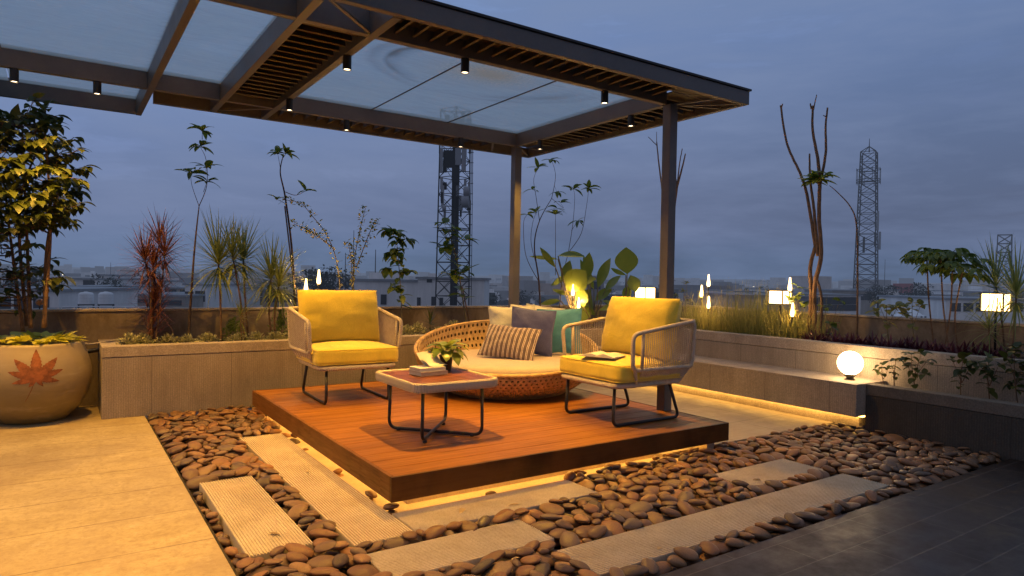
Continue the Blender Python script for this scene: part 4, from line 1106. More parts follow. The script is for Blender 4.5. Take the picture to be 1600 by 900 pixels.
creeper([[LP(552, .6), Y6(553, 420), Y6(560, 370), Y6(571, 325)], [Y6(556, 420), Y6(575, 370), Y6(586, 345)], [LP(549, .6), Y6(550, 430), Y6(545, 380)]], 'upright bushy creeper above the right side of the armchair', random.Random(5), GC, n=85, spread=.045)
# leafy saplings
sapling('leafy_sapling', [LP(628, .55), Y6(627, 470), Y6(622, 400), Y6(618, 365)], [([Y6(622, 405), Y6(605, 420)], .003, 6), ([Y6(621, 390), Y6(636, 375)], .003, 9), ([Y6(618, 370), Y6(606, 362)], .003, 8), ([Y6(625, 430), Y6(636, 425)], .003, 7), ([Y6(626, 455), Y6(616, 450)], .003, 6), ([Y6(620, 380), Y6(612, 395)], .003, 8)],
        'leafy green sapling right of the left armchair, against the big white building', 'leafy green saplings by the telecom tower', random.Random(6), 'leaf', .007, .15, .09, 9, 'stemg', side=46, droop=1.6)
sapling('leafy_sapling', [LP(731, .55), Y6(722, 460), Y6(712, 400), Y6(700, 360)], [([Y6(712, 400), Y6(728, 375)], .003, 6), ([Y6(708, 385), Y6(695, 385)], .003, 6), ([Y6(704, 370), Y6(694, 350)], .003, 5), ([Y6(716, 425), Y6(706, 430)], .003, 5), ([Y6(718, 430), Y6(728, 425)], .003, 4)],
        'leafy green sapling in front of the telecom tower, its foot by the cushions', 'leafy green saplings by the telecom tower', random.Random(16), 'leaf', .010, .19, .095, 7, 'stemg', side=26, droop=.9)
o = MB().tube([LP(739, .5, 6.6), Y6(722, 448, 6.6)], .007, 6).build('plant_stake', Mt['bark'], smooth=True); tag(o, 'pale wooden stake next to the leafy sapling by the cushions', 'stake')
spiky('small_palm', [(LP(672, .55, 6.55), at_Y(672, 500, 6.55))], 'small dark palm seedling between the two leafy saplings', 'leafd', None, random.Random(9), 34, .20, .018, .006)
# low variegated shrublets along the front of the planter
def shrublet(px, Y, rad_, h, i, m='varieg', label='low variegated shrublet at the front of the long planter', grp='variegated shrublets edging the long planter'):
    r = random.Random(50+i); rad_ *= 1.12; h *= 1.35; b = LP(px, .535, Y); t = empty('variegated_shrublet', b, label, 'shrub', grp); mb = MB()
    for k in range(420):
        a = r.uniform(0, 2*PI); e = r.uniform(0, PI/2); q = b+V(math.cos(a)*math.cos(e)*rad_*r.uniform(.5, 1), math.sin(a)*math.cos(e)*rad_*.8*r.uniform(.5, 1), math.sin(e)*h*r.uniform(.4, 1))
        d = (q-b+rv(r, .04)).normalized(); mb.leaf(q, d, V(0, 0, 1)+rv(r, .5), r.uniform(.022, .04), r.uniform(.012, .02), .4, .1, 2)
    mb.build('foliage', Mt[m], t)
for i, (px, Y, a, h) in enumerate([(203, 6.43, .12, .085), (222, 6.45, .10, .08), (262, 6.45, .13, .07), (292, 6.45, .11, .065), (325, 6.46, .10, .075), (372, 6.45, .13, .065), (400, 6.46, .12, .07), (432, 6.46, .12, .07), (455, 6.47, .10, .07),
                                   (636, 6.48, .12, .09), (652, 6.5, .11, .11), (686, 6.5, .11, .07), (708, 6.52, .13, .12), (728, 6.53, .10, .10)]): shrublet(px, Y, a, h, i)
for i, (px, Y, a, h) in enumerate([(440, 6.62, .14, .22), (365, 6.68, .12, .16)]): shrublet(px, Y, a, h, 30+i, 'leaf', 'dark green shrub behind the variegated edging', 'dark green shrubs in the long planter')

# ---- corner group
cz = .56
def YC(px, py, Y=6.45): return at_Y(px, py, Y)
def cb(px, Y=6.45): p = at_Y(px, 500, Y); return V(p.x, Y, cz)
sapling('bare_stemmed_sapling', [cb(846), YC(842, 440), YC(835, 385), YC(843, 345), YC(862, 310)],
        [([YC(843, 345), YC(838, 310), YC(834, 280), YC(842, 262)], .004, 6), ([YC(862, 310), YC(868, 275), YC(862, 250)], .004, 8), ([YC(862, 310), YC(880, 325), YC(876, 318)], .003, 3), ([YC(842, 440), YC(822, 400), YC(818, 350), YC(824, 335)], .0045, 3),
         ([YC(840, 420), YC(830, 380), YC(832, 350), YC(838, 332)], .004, 3), ([YC(852, 330), YC(870, 325)], .003, 3), ([YC(866, 290), YC(870, 300)], .002, 5), ([YC(839, 300), YC(832, 296)], .002, 3)],
        'twisting thin stemmed sapling with small leaf tufts right of the rear post', 'twisting thin stemmed saplings in the corner', random.Random(8), 'leaf', .012, .16, .055, 0, 'darkbark')
sapling('bare_stemmed_sapling', [cb(872, 6.5), YC(878, 440, 6.5), YC(888, 395, 6.5)],
        [([YC(888, 395, 6.5), YC(895, 350, 6.5), YC(898, 310, 6.5), YC(896, 295, 6.5)], .004, 8), ([YC(888, 395, 6.5), YC(908, 365, 6.5), YC(916, 325, 6.5), YC(920, 295, 6.5)], .0045, 10), ([YC(893, 360, 6.5), YC(903, 345, 6.5)], .003, 6), ([YC(868, 430), YC(868, 360), YC(868, 335)], .004, 6)],
        'twisting thin stemmed sapling with leaf tufts farther right in the corner', 'twisting thin stemmed saplings in the corner', random.Random(18), 'leaf', .009, .16, .058, 0, 'darkbark')
# broad leaved plants
def broad(name, base, leaves, label, group, m='leafb', cat='plant'):
    """leaves: (stalk tip px,py), direction angle in the view plane, length, width"""
    t = empty(name, base, label, cat, group); r = random.Random(int(base.x*100))
    for (px, py, ang, L, W_, tw, dr) in leaves:
        Y = base.y+r.uniform(-.12, .12); tip = at_Y(px, py, Y)
        MB().tube(smooth_path([base, base.lerp(tip, .5)+rv(r, .02), tip], 6), .007, 6).build('stalk', Mt['stemg'], t, smooth=True)
        d = (_R*math.cos(R_(ang))+V(0, 0, 1)*math.sin(R_(ang))-_F*.15).normalized()
        nrm = (d.cross(_F)*math.sin(R_(tw))-_F*math.cos(R_(tw))).normalized()
        L *= 1.2; W_ *= 1.3; mb = MB().leaf(tip, d, nrm, L, W_, dr, .22, 9, 'wide'); mb.build('leaf', Mt[m], t, smooth=True)
    return t
broad('broad_leaved_plant', cb(905, 6.40), [(868, 418, 125, .26, .075, 40, .2), (872, 405, 165, .30, .10, 70, .3), (872, 400, 10, .28, .12, 60, .4), (888, 455, 60, .28, .24, 10, .5), (885, 430, 200, .20, .12, 60, .5), (893, 462, 150, .22, .09, 60, .4), (882, 445, 80, .26, .12, 30, .2), (898, 448, 35, .24, .13, 50, .5), (876, 470, 170, .22, .11, 55, .6), (903, 478, 60, .22, .13, 25, .4)],
      'broad glossy leaved plant lit by the torches, left half of the corner clump', 'broad leaved plants in the corner')
broad('broad_leaved_plant', cb(925, 6.42), [(928, 452, 115, .36, .10, 35, .1), (934, 450, 70, .34, .13, 45, .1), (924, 462, 240, .34, .16, 10, .4), (930, 470, 45, .22, .11, 40, .4), (922, 440, 105, .30, .08, 60, .1), (936, 485, 20, .26, .12, 60, .5), (940, 470, -10, .24, .10, 60, .6), (918, 436, 88, .28, .12, 30, .1), (945, 455, 50, .24, .10, 50, .2), (912, 480, 100, .22, .12, 20, .3), (930, 492, 140, .2, .1, 40, .5)],
      'broad glossy leaved plant with upright folded leaves, right half of the corner clump', 'broad leaved plants in the corner')
pb = V(at_X(975, 500, 6.3).x, at_X(975, 500, 6.3).y, .6)
pb = cb(972, 6.55)
broad('broad_leaved_plant', pb, [(980, 428, 95, .30, .24, 15, .1), (978, 430, 155, .20, .07, 50, .0), (985, 430, -70, .20, .16, 20, .3), (985, 448, 230, .16, .12, 20, .4)],
      'broad leaved plant with one upright rounded leaf beside the far lantern', 'broad leaved plants in the corner')

# ---- garden lights
def torch_light(foot, head, label, group='flame shaped torch lights in the planters', r0=.021, h=.135):
    t = empty('torch_light', foot, label, 'lamp', group)
    MB().tube([foot, head], .006, 8).build('stem', Mt['black'], t, smooth=True)
    MB().lathe([(.001, -.004), (.012, -.004), (.014, .012), (.012, .014)], head, 14).build('socket', Mt['black'], t, smooth=True)
    MB().lathe([(.010, .014), (r0*.85, .024), (r0, .04), (r0*.86, .07), (r0*.55, .11), (r0*.38, h+.02), (.001, h+.022)], head, 18, cap0=True).build('bulb', Mt['flame'], t, smooth=True)
    ld = bpy.data.lights.new('torch_glow', 'POINT'); ld.energy = 10 if foot.x < 5.9 else 6.5; ld.color = (1, .56, .18); ld.shadow_soft_size = .012
    lo = bpy.data.objects.new('torch_glow', ld); COL.objects.link(lo); lo.parent = t; lo.location = head-foot+V(0, 0, .06)
def lantern(foot, c, w_, h, label, rz=0, group='square box lanterns on stakes in the planters'):
    t = empty('box_lantern', foot, label, 'lamp', group); x, y, z = c
    for s in (-.022, .022): MB().tube([(foot.x+s, foot.y+s*.5, foot.z), (x+s, y+s*.5, z-h/2)], .006, 8).build('stake', Mt['black'], t, smooth=True)
    a = w_/2; mb = MB(); f = .005
    for sx in (-1, 1):
        for sy in (-1, 1): mb.box(x+sx*a-f, x+sx*a+f, y+sy*a-f, y+sy*a+f, z-h/2-.004, z+h/2+.01)
    mb.box(x-a-.012, x+a+.012, y-a-.012, y+a+.012, z+h/2+.0105, z+h/2+.018); mb.box(x-a-.005, x+a+.005, y-a-.005, y+a+.005, z-h/2-.012, z-h/2-.0045)
    mb.build('frame', Mt['black'], t)
    MB().box(x-a+.007, x+a-.007, y-a+.007, y+a-.007, z-h/2-.003, z+h/2+.009).build('diffuser', Mt['panel'], t)
def XR_(px, py, X=6.3): return at_X(px, py, X)
def rf(px, X=6.3): p = at_X(px, 500, X); return V(X, p.y, .6)
T0 = rf(1107, 6.25)
torch_light(T0, XR_(1107, 447, 6.25)-V(0, 0, .02), 'tallest torch light of the group of three in the grass by the post')
torch_light(rf(1098, 6.25), XR_(1096, 466, 6.25), 'left torch light of the group of three, leaning slightly')
torch_light(rf(1108, 6.15), XR_(1107, 484, 6.15), 'lowest torch light of the group of three in the grass')
torch_light(rf(1234, 6.2), XR_(1234, 457, 6.2), 'tall torch light rising behind the square lantern by the bare tree')
torch_light(rf(1230, 6.1), XR_(1238, 497, 6.1), 'low torch light beside the trunk of the bare tree')
torch_light(cb(894, 6.3), YC(895, 464, 6.3), 'higher torch light among the broad leaves behind the cushions')
torch_light(cb(904, 6.28), YC(904, 484, 6.28), 'lower torch light among the broad leaves behind the cushions')
torch_light(LP(497, .56, 6.55), Y6(498, 446, 6.55), 'torch light showing just above the left armchair cushion')
torch_light(LP(478, .56, 6.6), Y6(478, 460, 6.6), 'shorter torch light half hidden behind the left armchair cushion')
q = XR_(1219, 465, 6.2); lantern(rf(1221, 6.2), q, .165, .115, 'square lantern standing between the grass and the bare tree')
q = XR_(1556, 473, 6.25); lantern(rf(1556, 6.25), q, .158, .122, 'square lantern under the palm leaves at the right end of the planter')
q = YC(1008, 458, 6.6); lantern(V(q.x, 6.6, .6), q, .20, .13, 'square lantern in the far corner between the broad leaf and the post')
gp = V(5.56, at_X(1328, 585, 5.56).y, .379); g0 = at_X(1328, 567, 5.56)
t = empty('globe_lamp', gp, 'glowing white globe lamp standing on the concrete bench', 'lamp')
MB().lathe([(.001, 0), (.042, 0), (.042, .006), (.028, .012), (.030, .02), (.05, .042), (.052, .05), (.001, .05)], gp, 28).build('base', Mt['black'], t, smooth=True, auto=40)
MB().lathe([(.10*math.cos(R_(a)), .10*math.sin(R_(a))+.143) for a in range(-68, 91, 6)], gp, 48).build('globe', Mt['globe'], t, smooth=True)
# unlit ball lamp on the parapet
ul = at_Y(62, 472, 6.96); t = empty('ball_lamp', (ul.x, 6.96, .85), 'small unlit ball lamp on the parapet behind the potted tree', 'lamp')
MB().lathe([(.03*math.cos(R_(a)), .03*math.sin(R_(a))) for a in range(-90, 91, 12)], ul, 24).build('ball', mat('smoked amber ball', (.35, .18, .08), .3, .1), t, smooth=True)
MB().tube([(ul.x, 6.96, .85), ul-V(0, 0, .028)], .006, 8).build('stem', Mt['black'], t); MB().tube([ul+V(-.03, 0, .02), ul+V(-.45, 0, .01)], .006, 6).build('arm', Mt['black'], t)

# ---- grass in the upper planter (nobody could count the blades)
r = random.Random(77); mb = MB()
def tuft(y0, y1, n, hmin, hmax, x0=5.98, x1=6.7):
    for _ in range(n):
        x = r.uniform(x0, x1); y = r.uniform(y0, y1); a = r.uniform(0, 2*PI); l = r.uniform(hmin, hmax)
        d = V(math.cos(a)*.22, math.sin(a)*.22, 1).normalized(); mb.leaf((x, y, .59), d, V(math.cos(a), math.sin(a), .0), l, r.uniform(.004, .007), r.uniform(.05, .9), .2, 5, 'blade')
ya, yb = rf(1262).y, rf(1060).y
yy = yb
while yy > ya:
    dens = 1.0; tall = .42 if rf(1215).y < yy < rf(1130).y else .30
    tuft(yy-.10, yy, 130, .10, tall*1.15); yy -= .10
tuft(rf(1205).y, rf(1150).y, 230, .38, .72); tuft(rf(1100).y, rf(1062).y, 90, .3, .5); tuft(rf(1262).y, rf(1150).y, 120, .3, .6)
for _ in range(420):
    y = r.uniform(ya, yb); a = r.uniform(0, 2*PI); lean = r.uniform(.1, .55)
    mb.leaf((r.uniform(5.96, 6.35), y, .59), V(math.cos(a)*lean, math.sin(a)*lean, 1).normalized(), V(math.cos(a), math.sin(a), 0), r.uniform(.22, .62), r.uniform(.007, .011), r.uniform(.3, 1.5), .25, 6, 'blade')
o = mb.build('ornamental_grass', Mt['grass']); tag(o, 'thick tall ornamental grass in the upper planter around the torch lights', 'grass', None, 'stuff')
mb = MB()
for _ in range(70):
    y = r.uniform(rf(1300).y, rf(1235).y); 
    a = r.uniform(0, 2*PI); mb.leaf((r.uniform(6.0, 6.4), y, .59), V(math.cos(a)*.3, math.sin(a)*.3, 1).normalized(), V(math.cos(a), math.sin(a), 0), r.uniform(.25, .5), .006, r.uniform(.2, 1), .2, 5, 'blade')
o = mb.build('wispy_grass', Mt['grass']); tag(o, 'thin wispy grass around the foot of the bare tree', 'grass', None, 'stuff')
# purple rosettes
for i in range(22):
    px = 1262+i*14.5; rr = random.Random(i+300); X = rr.uniform(5.99, 6.18); b = rf(px, X)
    t = empty('purple_rosette', b, 'low purple leaved rosette in the upper planter', 'plant', 'purple rosettes edging the upper planter'); m2 = MB()
    for k in range(30):
        a = k*2.4; e = .25+1.1*k/30; m2.leaf(b+rv(rr, .01), V(math.cos(a)*math.cos(e), math.sin(a)*math.cos(e), math.sin(e)), V(0, 0, 1), rr.uniform(.12, .19), .034, rr.uniform(.2, .9), .3, 4, 'blade')
    m2.build('leaves', Mt['leafp'], t, smooth=True)
# bare trees
def bare_tree(root, segs, label, tufts=()):
    t = empty('bare_tree', root, label, 'tree', 'bare pruned trees in the upper planter'); first = True
    for P, r0, r1 in segs:
        p2 = smooth_path(P, 8); rr = random.Random(int(P[0].z*1000)); p2 = [p+rv(rr, .0015) for p in p2]
        MB().tube(p2, [r0+(r1-r0)*i/(len(p2)-1) for i in range(len(p2))], 9).build('trunk' if first else 'branch', Mt['bark'], t, smooth=True); first = False
    for P, n, L in tufts:
        m2 = MB(); rr = random.Random(5); leaf_cluster(m2, P, V(0, 0, .4), n, L, L*.42, rr, .9); m2.build('leaf_tuft', Mt['leafb'], t, smooth=True)
X = 6.35
def B(px, py): return at_X(px, py, X)
bare_tree(rf(1271, X), [([rf(1274, X), B(1273, 450), B(1283, 400), B(1280, 340), B(1281, 290)], .024, .018), ([B(1278, 400), B(1272, 330), B(1266, 280), B(1265, 240)], .018, .008), ([B(1281, 290), B(1278, 250), B(1270, 205), B(1270, 165)], .019, .010),
                        ([B(1281, 290), B(1290, 240), B(1290, 200), B(1293, 168)], .015, .008), ([B(1274, 385), B(1262, 310), B(1252, 275), B(1230, 225), B(1220, 165)], .017, .010), ([B(1268, 170), B(1266, 162)], .009, .006), ([B(1271, 172), B(1276, 148)], .007, .004), ([rf(1262, X), B(1268, 470), B(1266, 420), B(1274, 385)], .026, .017), ([rf(1280, X), B(1284, 470), B(1274, 430)], .016, .012), ([B(1221, 168), B(1223, 162)], .008, .006), ([B(1290, 182), B(1286, 180)], .006, .003)],
          'tall bare pruned tree with three upright limbs and one leaf tuft', [(B(1278, 280), 22, .17), (B(1268, 283), 8, .14), (B(1290, 272), 8, .13)])
X = 6.55
bare_tree(rf(1048, X), [([rf(1048, X), B(1050, 440), B(1052, 340), B(1058, 290)], .032, .017), ([B(1058, 290), B(1050, 255), B(1046, 240)], .011, .006), ([B(1058, 290), B(1062, 255), B(1066, 232)], .009, .005), ([B(1058, 292), B(1066, 262), B(1071, 240)], .014, .007),
                        ([B(1050, 400), B(1038, 320), B(1030, 260), B(1026, 222)], .014, .007), ([B(1027, 228), B(1013, 214)], .006, .004), ([B(1026, 224), B(1026, 206)], .005, .003)],
          'bare pruned tree partly hidden behind the front post of the pergola')
# curved stalk with stake
X = 6.4
t = empty('drooping_stalk', rf(1340, X), 'bare arching stalk tied to a thin stake, right of the bare tree', 'plant')
MB().tube(smooth_path([rf(1340, X), B(1340, 420), B(1338, 350), B(1328, 322), B(1308, 300), B(1296, 290)], 8), [.011-.008*i/40 for i in range(41)], 6).build('stem', Mt['bark'], t, smooth=True)
# leafy plants of the upper planter
def YX(px, py, X=6.3): return at_X(px, py, X)
def rsap(px, tips, label, seed, X=6.3, stem=.006, L=.12, W_=.06, n=6, m='leaf', grp=None, side=6, droop=1.2, foot=None, name='leafy_plant'):
    b = foot or rf(px, X); top = YX(*tips[0], X)
    sapling(name, [b, (b+top)/2+V(0, .01, 0), top], [([b.lerp(top, .55), YX(*q, X)], stem*.5, n) for q in tips[1:]], label, grp, random.Random(seed), m, stem, L, W_, n, 'stemg', 'plant', droop, side=side)
rsap(1392, [(1385, 478), (1368, 488), (1402, 480), (1372, 472), (1412, 492)], 'pale green leafy plant in the upper planter right of the globe lamp', 1, 6.25, m='grass', L=.11)
rsap(1432, [(1425, 472), (1415, 482), (1438, 478)], 'small pale green plant beside the umbrella shaped plants', 2, 6.25, m='grass', L=.10, n=5)
rsap(1248, [(1246, 462), (1238, 470), (1256, 480), (1250, 450)], 'leafy climber at the left foot of the bare tree', 3, 6.2, m='leaf', L=.11, n=5)
rsap(1290, [(1300, 505), (1288, 480), (1312, 470)], 'thin leafy plant at the right foot of the bare tree', 4, 6.15, m='leaf', L=.09, n=4)
rsap(1085, [(1068, 455), (1056, 462), (1078, 470), (1060, 480), (1072, 442)], 'feathery green shrub right behind the front post', 5, 6.5, m='grass', L=.07, W_=.022, n=12, side=30, droop=.8)
# umbrella-shaped plants: drooping palmate leaves on bare stems
for k, (px, tip, Xk, sd) in enumerate(((1462, (1448, 398), 6.3, 5), (1486, (1470, 405), 6.2, 6), (1476, (1488, 408), 6.35, 7), (1500, (1505, 420), 6.25, 8))):
    b = rf(px, Xk); tp = YX(*tip, Xk); rr = random.Random(sd)
    t = empty('umbrella_plant', b, ('umbrella shaped plant, leftmost of the bare stemmed clump', 'umbrella shaped plant, second from left in the bare stemmed clump', 'umbrella shaped plant, third from left in the bare stemmed clump', 'umbrella shaped plant, rightmost of the bare stemmed clump')[k], 'plant', 'umbrella shaped plants left of the end lantern')
    MB().tube(smooth_path([b, (b+tp)/2+rv(rr, .04), tp], 8), .0065, 7).build('stem', Mt['bark'], t, smooth=True); m2 = MB()
    for j in range(12):
        a = j*2.4; q = tp+V(math.cos(a)*.13*rr.uniform(.5, 1.2), math.sin(a)*.12, rr.uniform(-.06, .10)); m2.tube([tp-V(0, 0, .04), q], .0025, 4)
        for i in range(4):
            aa = a+(i-1.5)*.7; m2.leaf(q, V(math.cos(aa), math.sin(aa), .1), V(0, 0, 1), rr.uniform(.10, .15), rr.uniform(.045, .06), rr.uniform(.8, 2.2), .2, 5)
    m2.build('foliage', Mt['leaf'], t, smooth=True)
# palms at the right end
spiky('narrow_leaved_palm', [(rf(1572, 6.3), YX(1555, 440, 6.3))], 'narrow leaved palm rising behind the end lantern', 'yucca', 'narrow leaved palms at the right end', random.Random(31), 80, .42, .013)
spiky('narrow_leaved_palm', [(rf(1580, 6.1), YX(1588, 455, 6.1))], 'narrow leaved palm nearest the right edge, in front of the lantern', 'yucca', 'narrow leaved palms at the right end', random.Random(32), 80, .42, .014)
spiky('low_palm', [(rf(1552, 6.1), YX(1545, 508, 6.1))], 'low arching palm below the end lantern', 'yucca', None, random.Random(33), 40, .30, .012, droop=1.8)
# plants in the low front planter
def fsap(px, tips, label, seed, L=.085, W_=.05, n=5, m='leafd', side=8):
    Xf = 5.66; p = at_X(px, 600, Xf); b = V(Xf, p.y, .33); top = at_X(*tips[0], Xf)
    sapling('broad_leaf_seedling', [b, (b+top)/2+V(0, .01, 0), top], [([b.lerp(top, .4), at_X(*q, Xf+random.Random(seed).uniform(-.05, .08))], .003, n) for q in tips[1:]], label, 'leafy seedlings in the low planter', random.Random(seed), m, .005, L, W_, n, 'bark', 'plant', 1.4, side=side)
fsap(1383, [(1378, 570), (1372, 578), (1388, 575)], 'smallest leafy seedling in the low planter, nearest the globe lamp', 41, n=3, side=3, L=.07)
fsap(1398, [(1400, 562), (1394, 572)], 'thin leafy seedling in the low planter behind the bushy one', 42, n=3, side=4, L=.07)
fsap(1432, [(1424, 552), (1412, 562), (1448, 565), (1440, 550), (1430, 580), (1444, 585), (1418, 572)], 'bushiest leafy seedling in the low planter', 43, n=5, side=14)
fsap(1502, [(1505, 560), (1488, 562), (1520, 565), (1500, 578), (1515, 575)], 'leafy seedling in the darker right part of the low planter', 44, n=5, side=10)
fsap(1548, [(1545, 562), (1535, 570), (1560, 572), (1550, 590)], 'leafy seedling at the right end of the low planter', 45, n=6, side=12)
fsap(1592, [(1585, 545), (1575, 560), (1598, 570), (1590, 585), (1580, 600)], 'tall leafy seedling at the right edge of the low planter', 46, n=6, side=18)
# ------------------------------------------------------------------ city beyond the parapet
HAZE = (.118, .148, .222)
def m_city(name, c, rough=.85, haze=0., var=.15, sc_=.35, island=False):
    t = NT(name); v = t.world(); n = t.noise(v, sc_, 7, .7); st = t.noise(t.world((1, 1, .15)), .9, 6, .7)
    col = t.ramp(n, [(.3, sc(c, 1-var)), (.7, sc(c, 1+var))]); col = t.mix(t.ramp(st, [(.42, .4), (.6, 0)]), col, sc(c, .55))
    if island:
        gi = t.n('ShaderNodeNewGeometry'); col = t.mix(1, t.ramp(gi.outputs['Random Per Island'], [(0, (.10, .10, .11)), (.25, (.22, .20, .19)), (.5, (.55, .52, .50)), (.8, (.85, .83, .8)), (1, (.42, .28, .2))]), t.ramp(n, [(.3, .7), (.7, 1)]), 'MULTIPLY')
    b = t.bsdf(col, rough)
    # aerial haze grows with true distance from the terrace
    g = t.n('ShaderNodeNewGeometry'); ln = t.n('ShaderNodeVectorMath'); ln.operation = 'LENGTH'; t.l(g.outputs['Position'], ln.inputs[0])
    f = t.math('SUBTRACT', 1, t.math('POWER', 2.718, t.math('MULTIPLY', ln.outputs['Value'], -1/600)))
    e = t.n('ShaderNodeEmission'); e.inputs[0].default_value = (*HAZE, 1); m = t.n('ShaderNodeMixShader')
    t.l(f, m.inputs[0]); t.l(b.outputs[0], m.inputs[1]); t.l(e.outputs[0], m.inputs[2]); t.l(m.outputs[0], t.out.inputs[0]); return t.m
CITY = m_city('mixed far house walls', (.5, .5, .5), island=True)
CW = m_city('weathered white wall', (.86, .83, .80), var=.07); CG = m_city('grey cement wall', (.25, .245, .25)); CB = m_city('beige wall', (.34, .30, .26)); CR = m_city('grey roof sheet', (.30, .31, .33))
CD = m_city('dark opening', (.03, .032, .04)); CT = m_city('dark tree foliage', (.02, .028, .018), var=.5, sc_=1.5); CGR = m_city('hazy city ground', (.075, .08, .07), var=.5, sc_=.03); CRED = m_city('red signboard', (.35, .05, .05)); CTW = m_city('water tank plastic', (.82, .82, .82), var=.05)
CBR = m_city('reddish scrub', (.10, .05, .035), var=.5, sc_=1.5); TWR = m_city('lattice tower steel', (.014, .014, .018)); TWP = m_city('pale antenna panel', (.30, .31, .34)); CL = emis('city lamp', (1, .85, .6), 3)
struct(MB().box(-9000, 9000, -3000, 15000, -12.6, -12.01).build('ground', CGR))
# distant hills
mb = MB(); n = 160; b0 = 0
for k in range(n+1):
    a = R_(-60)+R_(150)*k/n; d = 6500; h = 22+38*max(0, mnoise.noise(V(k*.07, 0, 0))+.35)+(45 if k < 70 else 0)*math.sin(min(1, k/70)*PI)
    p = V(math.sin(a)*d, math.cos(a)*d, 0); mb.v += [(p.x, p.y, -12), (p.x*1.02, p.y*1.02, h)]
for k in range(n): mb.f.append((2*k, 2*k+2, 2*k+3, 2*k+1))
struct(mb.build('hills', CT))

BR = random.Random(9)
def building(pl_, pr_, ytop, d, label, m, depth=None, wins=(), yaw=0, roofbits=(), grp='buildings seen beyond the parapet'):
    """front face spans picture columns pl_..pr_ at distance d"""
    a = at_d(pl_, ytop, d); b = at_d(pr_, ytop, d); zt = (a.z+b.z)/2; w_ = (V(b.x, b.y, 0)-V(a.x, a.y, 0)); L = w_.length; ux = w_.normalized(); uy = V(-ux.y, ux.x, 0)
    if uy.dot(V(_F.x, _F.y, 0)) < 0: uy = -uy
    depth = depth or L*.7; o = V(a.x, a.y, -12); c = o+ux*L/2+uy*depth/2
    t = empty('building', (c.x, c.y, -12), label, 'building', grp)
    def bx(name, x0, x1, y0, y1, z0, z1, mm, par=t):
        q = MB(); P = [o+ux*x+uy*y for x, y in ((x0, y0), (x1, y0), (x1, y1), (x0, y1))]; q.prism([(p.x, p.y) for p in P], z0, z1); return q.build(name, mm, par)
    bx('walls', 0, L, 0, depth, -12, zt, m)
    bx('roof', -.15, L+.15, -.15, depth+.15, zt+.01, zt+.16, CR)
    for wx, wy, ww, wh in wins:    # picture x, y of the centre; metres
        u = (wx-pl_)/(pr_-pl_)*L; z = at_d(wx, wy, d).z
        f = bx('window', u-ww/2, u+ww/2, -.05, -.003, z-wh/2, z+wh/2, CD)
    for wx, ww, wh, dy in roofbits:
        u = (wx-pl_)/(pr_-pl_)*L; bx('roof_hut', u-ww/2, u+ww/2, dy, dy+ww, zt+.17, zt+.17+wh, m)
    return t
def wrow(x0, x1, y, n, w_=.9, h=1.0): return [(x0+(x1-x0)*(k+.5)/n, y, w_, h) for k in range(n)]
building(-60, 92, 455, 38, 'long low white building behind the potted tree', CW, 8, wrow(-40, 80, 474, 4, .9, .8))
building(92, 156, 450, 48, 'white building with a wide dark window band behind the water tanks', CW, 9, [(105, 469, 1.4, 1.0), (117, 469, .7, 1.2), (128, 468, .6, 1.0), (140, 462, .8, .6)])
building(111, 152, 437, 66, 'white upper storey with one dark window left of the white tower block', CW, 8, [(139, 445, 1.1, .9)])
building(152, 169, 431, 68, 'plain white tower block left of the palm tree', CW, 4)
building(168, 214, 440, 75, 'long white house behind the palm tree', CW, 10, [(206, 452, .6, .6)])
building(196, 290, 463, 52, 'stepped white roof terrace behind the red cordyline', CB, 8, [(215, 470, 1.6, .25), (262, 473, 2.2, .4)])
building(236, 300, 451, 72, 'beige block behind the red cordyline', CB, 9, wrow(244, 296, 459, 3, .8, .9))
building(289, 322, 446, 55, 'white block with small square windows behind the thin sapling', CW, 7, [(296, 463, .7, .8), (313, 463, .8, .9)])
building(320, 362, 452, 62, 'white apartment block with two rows of windows left of the dracaenas', CW, 7, wrow(324, 360, 461, 4, .7, .8)+wrow(324, 360, 473, 4, .7, .8))
building(358, 412, 447, 70, 'white apartment block behind the dracaenas', CW, 7, wrow(362, 410, 456, 5, .7, .9)+wrow(362, 410, 470, 5, .7, .9))
building(410, 470, 455, 64, 'low white house behind the left armchair', CG, 7, wrow(415, 465, 466, 4, .8, .8))
building(555, 653, 440, 46, 'large plain white building, left section with the rooftop rail', CW, 10, [(600, 468, .4, .7)], roofbits=[(592, 2.2, .45, 2), (634, .5, .25, 1)])
building(653, 757, 437, 45.4, 'large plain white building, right section with small dark vents', CW, 10, [(655, 475, .25, .9), (678, 475, .3, 1.0), (690, 473, .25, .7), (671, 437.8, .35, .3)], roofbits=[(672, .5, .25, 1)])
building(918, 944, 434, 70, 'dark building with a flat roof behind the broad leaves', CG, 6, [(931, 446, 1.0, .8)])
building(1000, 1060, 452, 90, 'grey block beyond the far lantern', CG, 9, wrow(1004, 1056, 462, 5, .9, .9))
building(1128, 1180, 456, 95, 'small white block right of the torch lights', CW, 8, wrow(1132, 1176, 462, 4, .9, .8))
building(1146, 1275, 464, 60, 'long flat grey roof behind the grass', CR, 10)
building(1196, 1230, 453, 120, 'white block behind the square lantern', CW, 8, wrow(1198, 1228, 459, 3, 1, .8))
building(1236, 1345, 462, 64, 'white apartment block with rows of windows behind the bare tree', CW, 8, wrow(1240, 1340, 470, 9, .7, .7)+wrow(1240, 1340, 481, 9, .7, .6))
building(1300, 1368, 455, 85, 'beige block left of the right hand lattice tower', CB, 8, wrow(1304, 1362, 464, 5, .9, .8))
building(1371, 1404, 454, 90, 'plain white block right of the lattice tower', CW, 7, [(1380, 463, .8, .8)])
building(1452, 1500, 462, 95, 'white block behind the umbrella shaped plants', CW, 8, wrow(1456, 1498, 470, 4, 1, .9))
